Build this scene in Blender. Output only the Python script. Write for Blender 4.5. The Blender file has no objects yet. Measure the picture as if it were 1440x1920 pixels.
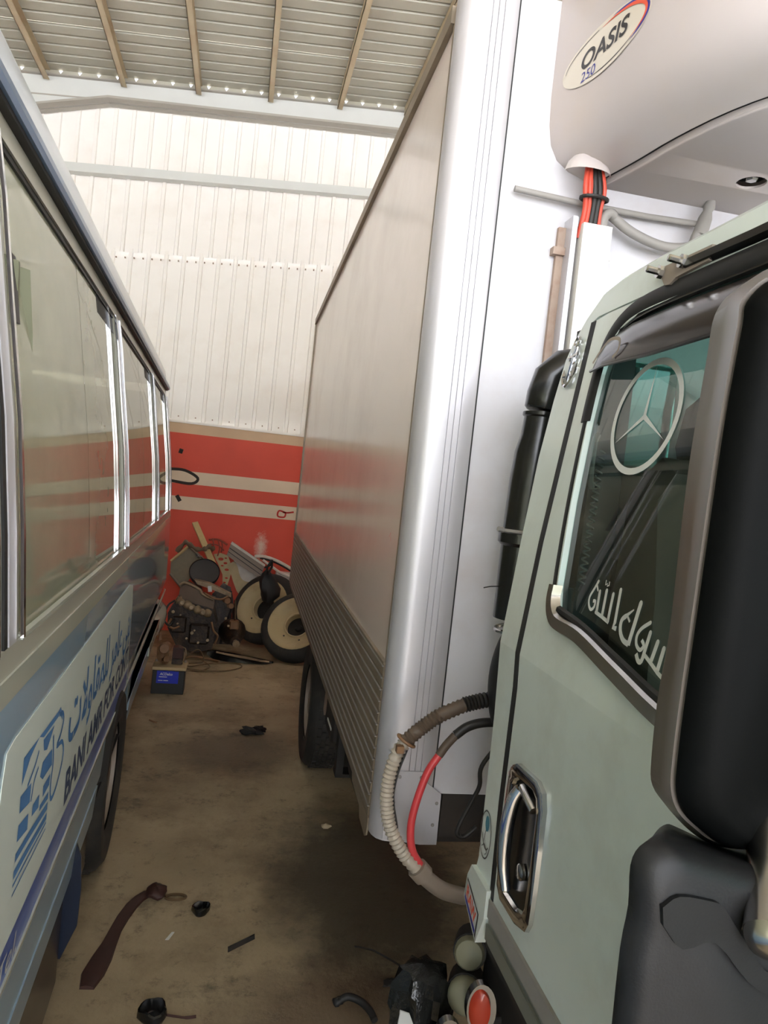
import bpy, math, random
from mathutils import Vector, Matrix
from mathutils.geometry import tessellate_polygon

S = bpy.context.scene
COL = S.collection
random.seed(7)
PI = math.pi

# ------------------------------------------------------------------ camera
cam = bpy.data.cameras.new('camera')
cam.sensor_fit = 'HORIZONTAL'
cam.sensor_width = 36.0
cam.lens = 36.0 * 1350.0 / 1440.0
cam.clip_start = 0.02
camo = bpy.data.objects.new('camera', cam)
COL.objects.link(camo)
_y = Vector((-270, -70, 1350)).normalized()
_a = Vector((-math.sin(math.radians(6)), math.cos(math.radians(6)), 0))
_d = Vector((_a.x, _a.y, -(_a.x * _y.x + _a.y * _y.y) / _y.z)).normalized()
_x = _y.cross(-_d)
right = Vector((_x[0], _y[0], -_d[0])); down = Vector((_x[1], _y[1], -_d[1])); fwd = Vector((_x[2], _y[2], -_d[2]))
mw = Matrix.Identity(4)
for i in range(3):
    mw[i][0], mw[i][1], mw[i][2] = right[i], -down[i], -fwd[i]
mw[0][3], mw[1][3], mw[2][3] = 0, 0, 1.75
camo.matrix_world = mw
S.camera = camo

# ------------------------------------------------------------------ light and exposure
S.view_settings.view_transform = 'Standard'
S.view_settings.look = 'None'
S.view_settings.gamma = 1.0
S.view_settings.exposure = 1.72
S.view_settings.use_curve_mapping = False
S.cycles.max_bounces = 12
S.cycles.diffuse_bounces = 6
S.cycles.glossy_bounces = 5
S.cycles.transparent_max_bounces = 16
S.cycles.caustics_reflective = False
S.cycles.sample_clamp_indirect = 6.0

W = bpy.data.worlds.new('sky')
S.world = W
W.use_nodes = True
nt = W.node_tree
nt.nodes.clear()
wo = nt.nodes.new('ShaderNodeOutputWorld')
bg = nt.nodes.new('ShaderNodeBackground')
sky = nt.nodes.new('ShaderNodeTexSky')
sky.sky_type = 'NISHITA'
sky.sun_disc = False
sky.sun_elevation = math.radians(62)
sky.sun_rotation = math.radians(200)
sky.dust_density = 4.0
sky.air_density = 1.0
hs = nt.nodes.new('ShaderNodeHueSaturation')
hs.inputs['Saturation'].default_value = 0.4
nt.links.new(sky.outputs[0], hs.inputs['Color'])
nt.links.new(hs.outputs[0], bg.inputs['Color'])
bg.inputs['Strength'].default_value = 0.42
nt.links.new(bg.outputs[0], wo.inputs['Surface'])

sl = bpy.data.lights.new('sun', 'SUN')
sl.energy = 11.0
sl.angle = math.radians(0.6)
sl.color = (1.0, 0.985, 0.97)
so = bpy.data.objects.new('sun', sl)
COL.objects.link(so)
so.rotation_euler = Vector((0.12, 0.27, -0.95)).to_track_quat('-Z', 'Y').to_euler()


# ------------------------------------------------------------------ materials
def lin(c):
    return tuple(((v / 255.0) / 12.92 if v / 255.0 <= 0.04045 else ((v / 255.0 + 0.055) / 1.055) ** 2.4) for v in c)


def mat(name, rgb, rough=0.5, metal=0.0, var=0.0, scale=8.0, dirt=None, dirt_amt=0.0, dirt_scale=3.0, bump=0.0,
        bump_scale=60.0, coat=0.0, stretch=None, spec=0.5):
    m = bpy.data.materials.new(name)
    m.use_nodes = True
    t = m.node_tree
    n = t.nodes
    p = n['Principled BSDF']
    p.inputs['Roughness'].default_value = rough
    p.inputs['Metallic'].default_value = metal
    p.inputs['Specular IOR Level'].default_value = spec
    p.inputs['Coat Weight'].default_value = coat
    p.inputs['Coat Roughness'].default_value = 0.05
    base = lin(rgb)
    tc = n.new('ShaderNodeTexCoord')
    mp = n.new('ShaderNodeMapping')
    t.links.new(tc.outputs['Object'], mp.inputs['Vector'])
    if stretch:
        mp.inputs['Scale'].default_value = stretch
    if var > 0 or dirt:
        nz = n.new('ShaderNodeTexNoise')
        nz.inputs['Scale'].default_value = scale
        nz.inputs['Detail'].default_value = 6
        t.links.new(mp.outputs[0], nz.inputs['Vector'])
        mx = n.new('ShaderNodeMix')
        mx.data_type = 'RGBA'
        mx.inputs[6].default_value = tuple(max(0, c * (1 - var)) for c in base) + (1,)
        mx.inputs[7].default_value = tuple(min(1, c * (1 + var)) for c in base) + (1,)
        t.links.new(nz.outputs['Fac'], mx.inputs[0])
        out = mx.outputs[2]
        if dirt:
            n2 = n.new('ShaderNodeTexNoise')
            n2.inputs['Scale'].default_value = dirt_scale
            n2.inputs['Detail'].default_value = 9
            n2.inputs['Roughness'].default_value = 0.65
            t.links.new(mp.outputs[0], n2.inputs['Vector'])
            cr = n.new('ShaderNodeValToRGB')
            cr.color_ramp.elements[0].position = 0.48
            cr.color_ramp.elements[0].color = (0, 0, 0, 1)
            cr.color_ramp.elements[1].position = 0.72
            cr.color_ramp.elements[1].color = (dirt_amt,) * 3 + (1,)
            t.links.new(n2.outputs['Fac'], cr.inputs[0])
            m2 = n.new('ShaderNodeMix')
            m2.data_type = 'RGBA'
            t.links.new(cr.outputs[0], m2.inputs[0])
            t.links.new(out, m2.inputs[6])
            m2.inputs[7].default_value = lin(dirt) + (1,)
            out = m2.outputs[2]
        t.links.new(out, p.inputs['Base Color'])
    else:
        p.inputs['Base Color'].default_value = base + (1,)
    if bump > 0:
        nb = n.new('ShaderNodeTexNoise')
        nb.inputs['Scale'].default_value = bump_scale
        nb.inputs['Detail'].default_value = 4
        t.links.new(mp.outputs[0], nb.inputs['Vector'])
        b = n.new('ShaderNodeBump')
        b.inputs['Strength'].default_value = bump
        b.inputs['Distance'].default_value = 0.01
        t.links.new(nb.outputs['Fac'], b.inputs['Height'])
        t.links.new(b.outputs[0], p.inputs['Normal'])
    return m


def glass(name, tint, dust, dust_amt, ior=1.5, refl=1.0):
    """thin pane: tinted see-through, Fresnel mirror, film of dust"""
    m = bpy.data.materials.new(name)
    m.use_nodes = True
    t = m.node_tree
    n = t.nodes
    n.clear()
    o = n.new('ShaderNodeOutputMaterial')
    tr = n.new('ShaderNodeBsdfTransparent')
    tr.inputs[0].default_value = lin(tint) + (1,)
    gl = n.new('ShaderNodeBsdfGlossy')
    gl.inputs['Roughness'].default_value = 0.015
    gl.inputs['Color'].default_value = (0.95, 0.95, 0.93, 1)
    df = n.new('ShaderNodeBsdfDiffuse')
    df.inputs[0].default_value = lin(dust) + (1,)
    fr = n.new('ShaderNodeFresnel')
    fr.inputs['IOR'].default_value = ior
    mu = n.new('ShaderNodeMath')
    mu.operation = 'MULTIPLY'
    mu.use_clamp = True
    mu.inputs[1].default_value = refl
    t.links.new(fr.outputs[0], mu.inputs[0])
    a = n.new('ShaderNodeMixShader')
    nz = n.new('ShaderNodeTexNoise')
    nz.inputs['Scale'].default_value = 5
    nz.inputs['Detail'].default_value = 5
    mm = n.new('ShaderNodeMath')
    mm.operation = 'MULTIPLY'
    mr = n.new('ShaderNodeMapRange')
    mr.inputs[3].default_value = 0.42
    mr.inputs[4].default_value = 0.58
    t.links.new(nz.outputs['Fac'], mr.inputs[0])
    mm.inputs[1].default_value = dust_amt * 2
    t.links.new(mr.outputs[0], mm.inputs[0])
    t.links.new(mm.outputs[0], a.inputs[0])
    t.links.new(tr.outputs[0], a.inputs[1])
    t.links.new(df.outputs[0], a.inputs[2])
    b = n.new('ShaderNodeMixShader')
    t.links.new(mu.outputs[0], b.inputs[0])
    t.links.new(a.outputs[0], b.inputs[1])
    t.links.new(gl.outputs[0], b.inputs[2])
    t.links.new(b.outputs[0], o.inputs['Surface'])
    return m


M = {}
M['siding'] = mat('painted siding', (243, 240, 235), 0.45, var=0.04, scale=3, dirt=(205, 185, 160), dirt_amt=0.25, dirt_scale=1.2)
M['deck'] = mat('roof sheet underside', (178, 175, 160), 0.5, var=0.06, scale=4, dirt=(150, 135, 110), dirt_amt=0.4, dirt_scale=1.5)
M['purlin'] = mat('tan primed steel', (190, 174, 144), 0.55, var=0.1, scale=12, dirt=(140, 90, 55), dirt_amt=0.4, dirt_scale=3)
M['beam'] = mat('pale grey painted steel', (208, 210, 206), 0.45, var=0.05, scale=5)
M['flange'] = mat('grey steel flange', (165, 160, 150), 0.5, var=0.08)
M['chrome'] = mat('chrome', (215, 215, 218), 0.08, 1.0)
M['chrome_dull'] = mat('worn chrome', (170, 168, 165), 0.2, 1.0, var=0.2, scale=14)
M['alu'] = mat('anodised aluminium', (196, 194, 198), 0.42, 0.45, var=0.06, scale=4, stretch=(1, 1, 0.2), dirt=(150, 140, 135), dirt_amt=0.3, dirt_scale=5)
M['black'] = mat('black rubber', (22, 22, 22), 0.6, var=0.2)
M['black_gloss'] = mat('black gloss plastic', (14, 15, 15), 0.22, var=0.1)
M['black_plastic'] = mat('black textured plastic', (20, 20, 21), 0.5, var=0.15, bump=0.05, bump_scale=500, dirt=(38, 38, 40), dirt_amt=0.18, dirt_scale=7, spec=0.28)
M['mirror_black'] = mat('mirror housing black', (6, 7, 7), 0.55, bump=0.03, bump_scale=500, spec=0.06)
M['mirror_rim'] = mat('mirror rim with painted reflection', (92, 86, 80), 0.35, var=0.1, scale=20)  # paler than the housing: the wall's reflection is put into this colour
M['tyre'] = mat('tyre rubber', (34, 33, 31), 0.75, var=0.25, scale=10, dirt=(95, 85, 70), dirt_amt=0.3, dirt_scale=6)
M['dark'] = mat('dark chassis', (26, 24, 22), 0.7, var=0.3, scale=9, dirt=(70, 55, 42), dirt_amt=0.5)
M['cab'] = mat('cab paint grey white', (208, 217, 212), 0.22, var=0.03, scale=3, coat=0.3, dirt=(150, 140, 122), dirt_amt=0.22, dirt_scale=5)
M['box'] = mat('cargo box gelcoat', (224, 211, 203), 0.2, var=0.03, scale=2, coat=0.12, dirt=(170, 155, 140), dirt_amt=0.25, dirt_scale=1.6)
M['box_front'] = mat('cargo box front sheet', (196, 195, 200), 0.45, var=0.03, scale=2, dirt=(170, 150, 140), dirt_amt=0.3, dirt_scale=4)
M['moulding'] = mat('grey door moulding', (120, 122, 114), 0.35, 0.2, var=0.1, scale=6)
M['slat'] = mat('dusty aluminium slat', (140, 127, 110), 0.5, 0.25, var=0.15, scale=7, dirt=(100, 82, 66), dirt_amt=0.6, dirt_scale=4)
M['fridge'] = mat('cream fibreglass shell', (186, 178, 176), 0.4, var=0.03, scale=2, dirt=(190, 172, 150), dirt_amt=0.35, dirt_scale=2.2)
M['badge'] = mat('badge plate', (206, 198, 184), 0.3)
M['ink_black'] = mat('printed black', (38, 36, 36), 0.4)
M['ink_blue'] = mat('printed dark blue', (48, 52, 140), 0.4)
M['ink_orange'] = mat('printed orange red', (215, 88, 62), 0.4)
M['ink_white'] = mat('white vinyl', (205, 208, 205), 0.4)
M['bus_side'] = mat('pale blue bus paint', (152, 182, 204), 0.12, var=0.05, scale=2, coat=0.6, dirt=(176, 180, 176), dirt_amt=0.3, dirt_scale=1.5)
M['bus_pale'] = mat('pale bus paint', (180, 184, 172), 0.2, var=0.04, scale=2, coat=0.4)
M['bus_roof'] = mat('bus roof white', (200, 206, 212), 0.3, var=0.04, scale=2, coat=0.3)
M['bus_gutter'] = mat('blue grey gutter', (92, 112, 138), 0.3, var=0.08, scale=4)
M['bus_frame'] = mat('window band paint', (168, 166, 152), 0.3, var=0.05, scale=3)
M['bus_sign'] = mat('white sign film', (206, 214, 206), 0.6, var=0.04, scale=3, spec=0.2)
M['sign_blue'] = mat('sign blue', (84, 128, 178), 0.6, var=0.08, scale=12, spec=0.2)
M['sign_ink'] = mat('sign ink', (76, 88, 114), 0.6, spec=0.2)
M['stripe_blue'] = mat('blue violet stripe', (66, 98, 172), 0.3, var=0.2, scale=18, stretch=(1, 0.1, 1), dirt=(170, 180, 190), dirt_amt=0.5, dirt_scale=14)
M['bus_low'] = mat('blue grey skirt', (136, 158, 172), 0.3, var=0.05, scale=4, coat=0.15)
M['bus_under'] = mat('brown grey under panel', (62, 54, 50), 0.25, var=0.15, scale=6)
M['flap_blue'] = mat('blue mud flap', (20, 30, 48), 0.35, var=0.2, scale=6)
M['seat'] = mat('greenish seat fabric', (126, 128, 106), 0.8, var=0.1)
M['bus_in'] = mat('bus lining', (150, 148, 130), 0.7, var=0.06)
M['interior'] = mat('dark cab trim', (40, 38, 36), 0.6, var=0.2)
M['cab_seat'] = mat('brown seat cloth', (88, 74, 64), 0.85, var=0.2, scale=20)
M['belt'] = mat('seat belt webbing', (80, 78, 72), 0.8, var=0.1, stretch=(1, 30, 1))
M['smoke'] = mat('smoked acrylic visor', (30, 22, 18), 0.16, var=0.4, scale=9, spec=0.35)
M['white_plastic'] = mat('white trunking', (226, 222, 216), 0.5)
M['rust'] = mat('rusty tape', (158, 138, 124), 0.7, var=0.2, dirt=(120, 75, 55), dirt_amt=0.6, dirt_scale=14)
M['grey_conduit'] = mat('grey conduit', (142, 138, 134), 0.55, var=0.1, scale=30)
M['hose_pale'] = mat('ribbed clear hose', (170, 160, 146), 0.35, var=0.15, scale=20)
M['hose_brown'] = mat('taped brown hose', (84, 70, 58), 0.6, var=0.35, scale=30)
M['hose_dark'] = mat('black hose', (28, 25, 23), 0.5, var=0.2)
M['red'] = mat('red air hose', (196, 62, 66), 0.35, var=0.12)
M['wire_red'] = mat('red wire', (196, 70, 50), 0.45)
M['cap'] = mat('tank cap', (122, 120, 98), 0.55, var=0.1)
M['lamp_red'] = mat('orange red reflector', (170, 58, 38), 0.25, var=0.1)
M['foil'] = mat('wrinkled plastic film', (30, 31, 30), 0.2, var=0.5, scale=18, bump=0.8, bump_scale=25)
M['engine'] = mat('oily cast iron', (42, 33, 27), 0.42, 0.3, var=0.5, scale=14, dirt=(92, 70, 48), dirt_amt=0.6, dirt_scale=14, bump=0.5, bump_scale=60)
M['castal'] = mat('dirty cast aluminium', (150, 132, 106), 0.5, 0.4, var=0.3, scale=16, dirt=(80, 62, 46), dirt_amt=0.7, dirt_scale=9, bump=0.3, bump_scale=60)
M['cover'] = mat('brown valve cover', (98, 80, 64), 0.45, 0.3, var=0.25, scale=10)
M['cream'] = mat('cream painted steel', (186, 168, 128), 0.5, var=0.08, scale=5, dirt=(140, 116, 84), dirt_amt=0.55, dirt_scale=5)
M['white_steel'] = mat('white painted steel', (212, 206, 196), 0.45, var=0.06, dirt=(150, 130, 110), dirt_amt=0.4, dirt_scale=5)
M['grey_steel'] = mat('dull grey steel', (138, 126, 114), 0.5, 0.2, var=0.12, scale=7)
M['panel_tan'] = mat('dusty condenser face', (132, 122, 102), 0.7, var=0.15, scale=30)
M['plank'] = mat('dusty timber', (190, 168, 122), 0.75, var=0.12, stretch=(4, 4, 0.5))
M['cloth'] = mat('brown rag', (112, 94, 76), 0.9, var=0.25, scale=12)
M['disc'] = mat('charcoal lid', (52, 50, 52), 0.5, var=0.12)
M['redwire'] = mat('reddish mesh', (150, 72, 56), 0.6, var=0.2)
M['battery'] = mat('battery case', (22, 24, 24), 0.4, var=0.2)
M['battery_top'] = mat('dusty battery lid', (176, 156, 118), 0.7, var=0.15, scale=12)
M['battery_blue'] = mat('battery label', (24, 44, 170), 0.35)
M['strap'] = mat('oily brown strap', (52, 26, 20), 0.6, var=0.3, scale=18)
M['bronze'] = mat('brown rusty casting', (128, 96, 68), 0.6, 0.2, var=0.35, scale=18)
M['ring'] = mat('rusty wire', (104, 84, 60), 0.5, 0.4, var=0.2)
M['graffiti'] = mat('black spray paint', (40, 30, 26), 0.7)
M['graffiti_red'] = mat('red spray paint', (196, 52, 46), 0.7)
M['yard'] = mat('sunlit yard', (202, 204, 208), 0.9, var=0.1, scale=1)
M['sticker_palm'] = mat('teal print', (60, 124, 140), 0.4)
M['pebble'] = mat('pale pebble', (160, 145, 120), 0.8)
M['glass_bus'] = glass('dusty bus glass', (186, 190, 168), (196, 196, 170), 0.55, 1.52, 0.85)
M['glass_cab'] = glass('green cab glass', (186, 218, 212), (150, 150, 140), 0.03, 1.5, 1.3)


def floor_material():
    m = bpy.data.materials.new('stained concrete')
    m.use_nodes = True
    t = m.node_tree
    n = t.nodes
    p = n['Principled BSDF']
    p.inputs['Roughness'].default_value = 0.6
    tc = n.new('ShaderNodeTexCoord')

    def noise(scale, det, rough=0.6):
        z = n.new('ShaderNodeTexNoise')
        z.inputs['Scale'].default_value = scale
        z.inputs['Detail'].default_value = det
        z.inputs['Roughness'].default_value = rough
        t.links.new(tc.outputs['Object'], z.inputs['Vector'])
        return z

    def ramp(src, a, b, c0=(0, 0, 0, 1), c1=(1, 1, 1, 1)):
        r = n.new('ShaderNodeValToRGB')
        r.color_ramp.elements[0].position = a
        r.color_ramp.elements[0].color = c0
        r.color_ramp.elements[1].position = b
        r.color_ramp.elements[1].color = c1
        t.links.new(src, r.inputs[0])
        return r.outputs[0]

    def mixc(f, a, b):
        x = n.new('ShaderNodeMix')
        x.data_type = 'RGBA'
        t.links.new(f, x.inputs[0])
        if isinstance(a, tuple):
            x.inputs[6].default_value = a
        else:
            t.links.new(a, x.inputs[6])
        x.inputs[7].default_value = b
        return x.outputs[2]

    base = ramp(noise(1.3, 6).outputs[0], 0.3, 0.7, lin((142, 126, 98)) + (1,), lin((176, 159, 128)) + (1,))
    c = mixc(ramp(noise(0.9, 8, 0.7).outputs[0], 0.48, 0.66), base, lin((112, 95, 70)) + (1,))
    c = mixc(ramp(noise(3.2, 10, 0.75).outputs[0], 0.56, 0.72), c, lin((60, 54, 42)) + (1,))
    c = mixc(ramp(noise(11, 12, 0.8).outputs[0], 0.55, 0.74), c, lin((50, 43, 33)) + (1,))
    c = mixc(ramp(noise(2.0, 12, 0.8).outputs[0], 0.66, 0.74), c, lin((200, 182, 150)) + (1,))
    # darker patches between the vehicles, under the front of the truck box
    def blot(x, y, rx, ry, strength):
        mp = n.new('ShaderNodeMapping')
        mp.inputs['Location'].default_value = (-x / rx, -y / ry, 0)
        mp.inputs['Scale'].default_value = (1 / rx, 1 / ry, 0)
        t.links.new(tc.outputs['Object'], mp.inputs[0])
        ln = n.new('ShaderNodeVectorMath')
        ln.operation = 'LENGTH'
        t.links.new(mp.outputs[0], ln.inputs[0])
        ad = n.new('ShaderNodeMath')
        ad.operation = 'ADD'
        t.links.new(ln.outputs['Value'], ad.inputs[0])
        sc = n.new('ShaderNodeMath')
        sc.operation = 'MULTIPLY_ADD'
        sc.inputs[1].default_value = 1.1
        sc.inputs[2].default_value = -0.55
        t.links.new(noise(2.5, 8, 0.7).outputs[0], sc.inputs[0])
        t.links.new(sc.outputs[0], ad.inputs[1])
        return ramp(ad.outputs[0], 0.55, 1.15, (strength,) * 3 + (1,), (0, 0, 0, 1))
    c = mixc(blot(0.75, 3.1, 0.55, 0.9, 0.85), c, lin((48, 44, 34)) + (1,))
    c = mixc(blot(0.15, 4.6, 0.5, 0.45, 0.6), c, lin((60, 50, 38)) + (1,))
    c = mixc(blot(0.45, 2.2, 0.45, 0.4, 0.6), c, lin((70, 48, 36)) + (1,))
    t.links.new(c, p.inputs['Base Color'])
    b = n.new('ShaderNodeBump')
    b.inputs['Strength'].default_value = 0.35
    b.inputs['Distance'].default_value = 0.01
    t.links.new(noise(45, 6).outputs[0], b.inputs['Height'])
    t.links.new(b.outputs[0], p.inputs['Normal'])
    return m


def wall_material():
    m = bpy.data.materials.new('plaster with red bands')
    m.use_nodes = True
    t = m.node_tree
    n = t.nodes
    p = n['Principled BSDF']
    p.inputs['Roughness'].default_value = 0.6
    g = n.new('ShaderNodeNewGeometry')
    sp = n.new('ShaderNodeSeparateXYZ')
    t.links.new(g.outputs['Position'], sp.inputs[0])
    r = n.new('ShaderNodeValToRGB')
    r.color_ramp.interpolation = 'CONSTANT'
    mr = n.new('ShaderNodeMath')
    mr.operation = 'DIVIDE'
    mr.inputs[1].default_value = 2.5
    t.links.new(sp.outputs['Z'], mr.inputs[0])
    t.links.new(mr.outputs[0], r.inputs[0])
    red = lin((220, 82, 62)) + (1,)
    wh = lin((232, 212, 188)) + (1,)
    top = lin((214, 184, 152)) + (1,)
    e = r.color_ramp.elements
    e[0].position = 0.0
    e[0].color = red
    e[1].position = 1.306 / 2.5
    e[1].color = wh
    for z, col in ((1.447, red), (1.586, wh), (1.727, red), (2.128, top)):
        k = e.new(z / 2.5)
        k.color = col
    nz = n.new('ShaderNodeTexNoise')
    nz.inputs['Scale'].default_value = 28
    nz.inputs['Detail'].default_value = 8
    nz.inputs['Roughness'].default_value = 0.8
    t.links.new(g.outputs['Position'], nz.inputs['Vector'])
    cr = n.new('ShaderNodeValToRGB')
    cr.color_ramp.elements[0].position = 0.63
    cr.color_ramp.elements[0].color = (0, 0, 0, 1)
    cr.color_ramp.elements[1].position = 0.70
    cr.color_ramp.elements[1].color = (0.7, 0.7, 0.7, 1)
    t.links.new(nz.outputs[0], cr.inputs[0])
    x = n.new('ShaderNodeMix')
    x.data_type = 'RGBA'
    t.links.new(cr.outputs[0], x.inputs[0])
    t.links.new(r.outputs[0], x.inputs[6])
    x.inputs[7].default_value = lin((226, 176, 150)) + (1,)
    n3 = n.new('ShaderNodeTexNoise')
    n3.inputs['Scale'].default_value = 2.5
    n3.inputs['Detail'].default_value = 6
    t.links.new(g.outputs['Position'], n3.inputs['Vector'])
    hv = n.new('ShaderNodeHueSaturation')
    vr = n.new('ShaderNodeMapRange')
    vr.inputs[3].default_value = 0.82
    vr.inputs[4].default_value = 1.12
    t.links.new(n3.outputs[0], vr.inputs[0])
    t.links.new(vr.outputs[0], hv.inputs['Value'])
    t.links.new(x.outputs[2], hv.inputs['Color'])
    # splash of white paint low on the red band
    mp = n.new('ShaderNodeMapping')
    mp.inputs['Location'].default_value = (-0.30, 0, -0.98)
    t.links.new(g.outputs['Position'], mp.inputs[0])
    mp2 = n.new('ShaderNodeMapping')
    mp2.inputs['Rotation'].default_value = (0, math.radians(35), 0)
    mp2.inputs['Scale'].default_value = (6.5, 0, 2.8)
    t.links.new(mp.outputs[0], mp2.inputs[0])
    ln = n.new('ShaderNodeVectorMath')
    ln.operation = 'LENGTH'
    t.links.new(mp2.outputs[0], ln.inputs[0])
    ad = n.new('ShaderNodeMath')
    ad.operation = 'ADD'
    t.links.new(ln.outputs['Value'], ad.inputs[0])
    t.links.new(nz.outputs[0], ad.inputs[1])
    sr = n.new('ShaderNodeValToRGB')
    sr.color_ramp.elements[0].position = 0.55
    sr.color_ramp.elements[0].color = (0.9, 0.9, 0.9, 1)
    sr.color_ramp.elements[1].position = 1.0
    sr.color_ramp.elements[1].color = (0, 0, 0, 1)
    t.links.new(ad.outputs[0], sr.inputs[0])
    y = n.new('ShaderNodeMix')
    y.data_type = 'RGBA'
    t.links.new(sr.outputs[0], y.inputs[0])
    t.links.new(hv.outputs[0], y.inputs[6])
    y.inputs[7].default_value = lin((226, 208, 194)) + (1,)
    t.links.new(y.outputs[2], p.inputs['Base Color'])
    return m


M['floor'] = floor_material()
M['wall'] = wall_material()


# ------------------------------------------------------------------ mesh helpers
class MB:
    def __init__(s):
        s.v, s.f, s.mi, s.cur = [], [], [], 0

    def add(s, vs, fs):
        b = len(s.v)
        s.v += [tuple(p) for p in vs]
        for f in fs:
            s.f.append(tuple(b + i for i in f))
            s.mi.append(s.cur)
        return s

    def box(s, lo, hi, rot=None, piv=None, bev=0.0):
        x0, y0, z0 = lo
        x1, y1, z1 = hi
        if bev > 0:
            b = bev
            vs, idx = [], {}
            cs = [(x, y, z) for x in (0, 1) for y in (0, 1) for z in (0, 1)]
            X, Y, Z = (x0, x1), (y0, y1), (z0, z1)
            sg = (1, -1)
            for c in cs:
                for ax in range(3):
                    p = [X[c[0]], Y[c[1]], Z[c[2]]]
                    for k in range(3):
                        if k != ax:
                            p[k] += b * sg[c[k]]
                    idx[(c, ax)] = len(vs)
                    vs.append(p)
            fs = []
            for ax in range(3):
                o = [k for k in range(3) if k != ax]
                for sde in (0, 1):
                    q = []
                    for u, w in ((0, 0), (1, 0), (1, 1), (0, 1)):
                        c = [0, 0, 0]
                        c[ax] = sde; c[o[0]] = u; c[o[1]] = w
                        q.append(idx[(tuple(c), ax)])
                    fs.append(q if (sde == 1) != (ax == 1) else q[::-1])
            for ax in range(3):
                o = [k for k in range(3) if k != ax]
                for u in (0, 1):
                    for w in (0, 1):
                        c0 = [0, 0, 0]; c1 = [0, 0, 0]
                        c0[ax] = 0; c1[ax] = 1
                        c0[o[0]] = c1[o[0]] = u
                        c0[o[1]] = c1[o[1]] = w
                        c0, c1 = tuple(c0), tuple(c1)
                        fs.append([idx[(c0, o[0])], idx[(c1, o[0])], idx[(c1, o[1])], idx[(c0, o[1])]])
            for c in cs:
                fs.append([idx[(c, 0)], idx[(c, 1)], idx[(c, 2)]])
        else:
            vs = [(x0, y0, z0), (x1, y0, z0), (x1, y1, z0), (x0, y1, z0), (x0, y0, z1), (x1, y0, z1), (x1, y1, z1), (x0, y1, z1)]
            fs = [(3, 2, 1, 0), (4, 5, 6, 7), (0, 1, 5, 4), (1, 2, 6, 5), (2, 3, 7, 6), (3, 0, 4, 7)]
        if rot is not None:
            pv = Vector(piv) if piv is not None else Vector([(lo[k] + hi[k]) / 2 for k in range(3)])
            vs = [pv + rot @ (Vector(p) - pv) for p in vs]
        return s.add(vs, fs)

    def prism(s, pts, fn, d0, d1):
        """2D polygon pts; fn(u, v, d) -> 3D; extruded from d0 to d1"""
        n = len(pts)
        vs = [fn(u, v, d0) for u, v in pts] + [fn(u, v, d1) for u, v in pts]
        tri = tessellate_polygon([[Vector((u, v, 0)) for u, v in pts]])
        fs = [tuple(t) for t in tri] + [tuple(n + i for i in t[::-1]) for t in tri]
        fs += [(i, (i + 1) % n, n + (i + 1) % n, n + i) for i in range(n)]
        return s.add(vs, fs)

    def plate(s, loops, fn, d0, d1):
        """polygon with holes: loops[0] outer, others holes"""
        flat = [p for l in loops for p in l]
        n = len(flat)
        tri = tessellate_polygon([[Vector((u, v, 0)) for u, v in l] for l in loops])
        vs = [fn(u, v, d0) for u, v in flat] + [fn(u, v, d1) for u, v in flat]
        fs = [tuple(t) for t in tri] + [tuple(n + i for i in t[::-1]) for t in tri]
        b = 0
        for l in loops:
            m = len(l)
            fs += [(b + i, b + (i + 1) % m, n + b + (i + 1) % m, n + b + i) for i in range(m)]
            b += m
        return s.add(vs, fs)

    def tube(s, pts, r, n=8, closed=False, cap=True, flat=1.0):
        pts = [Vector(p) for p in pts]
        m = len(pts)
        rs = r if isinstance(r, (list, tuple)) else [r] * m
        vs = []
        up = None
        for i in range(m):
            a = pts[(i - 1) % m] if (closed or i > 0) else pts[i]
            b = pts[(i + 1) % m] if (closed or i < m - 1) else pts[i]
            t = (b - a)
            if t.length < 1e-9:
                t = Vector((0, 0, 1))
            t.normalize()
            if up is None:
                up = Vector((0, 0, 1)) if abs(t.z) < 0.9 else Vector((1, 0, 0))
            u = up - t * up.dot(t)
            if u.length < 1e-6:
                u = Vector((1, 0, 0)) - t * t.x
            u.normalize()
            up = u
            w = t.cross(u)
            for k in range(n):
                an = 2 * PI * k / n
                vs.append(pts[i] + u * math.cos(an) * rs[i] * flat + w * math.sin(an) * rs[i])
        fs = []
        for i in range(m if closed else m - 1):
            j = (i + 1) % m
            for k in range(n):
                l = (k + 1) % n
                fs.append((i * n + k, j * n + k, j * n + l, i * n + l))
        if cap and not closed:
            fs.append(tuple(range(n))[::-1][::-1])
            fs.append(tuple((m - 1) * n + k for k in range(n))[::-1])
        return s.add(vs, fs)

    def lathe(s, prof, org, axis, n=24, ref=None, cap=False):
        """prof: (radius, height along axis)"""
        ax = Vector(axis).normalized()
        u = Vector(ref) if ref is not None else (Vector((0, 0, 1)) if abs(ax.z) < 0.9 else Vector((1, 0, 0)))
        u = (u - ax * u.dot(ax)).normalized()
        w = ax.cross(u)
        o = Vector(org)
        vs = []
        for r, h in prof:
            for k in range(n):
                a = 2 * PI * k / n
                vs.append(o + ax * h + (u * math.cos(a) + w * math.sin(a)) * r)
        fs = []
        for i in range(len(prof) - 1):
            for k in range(n):
                l = (k + 1) % n
                fs.append((i * n + k, i * n + l, (i + 1) * n + l, (i + 1) * n + k))
        if cap:
            fs.append(tuple(range(n))[::-1])
            fs.append(tuple((len(prof) - 1) * n + k for k in range(n)))
        return s.add(vs, fs)

    def grid(s, fn, us, vs_, flip=False):
        nu, nv = len(us), len(vs_)
        vs = [fn(u, v) for u in us for v in vs_]
        fs = []
        for i in range(nu - 1):
            for j in range(nv - 1):
                q = (i * nv + j, (i + 1) * nv + j, (i + 1) * nv + j + 1, i * nv + j + 1)
                fs.append(q[::-1] if flip else q)
        return s.add(vs, fs)

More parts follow.
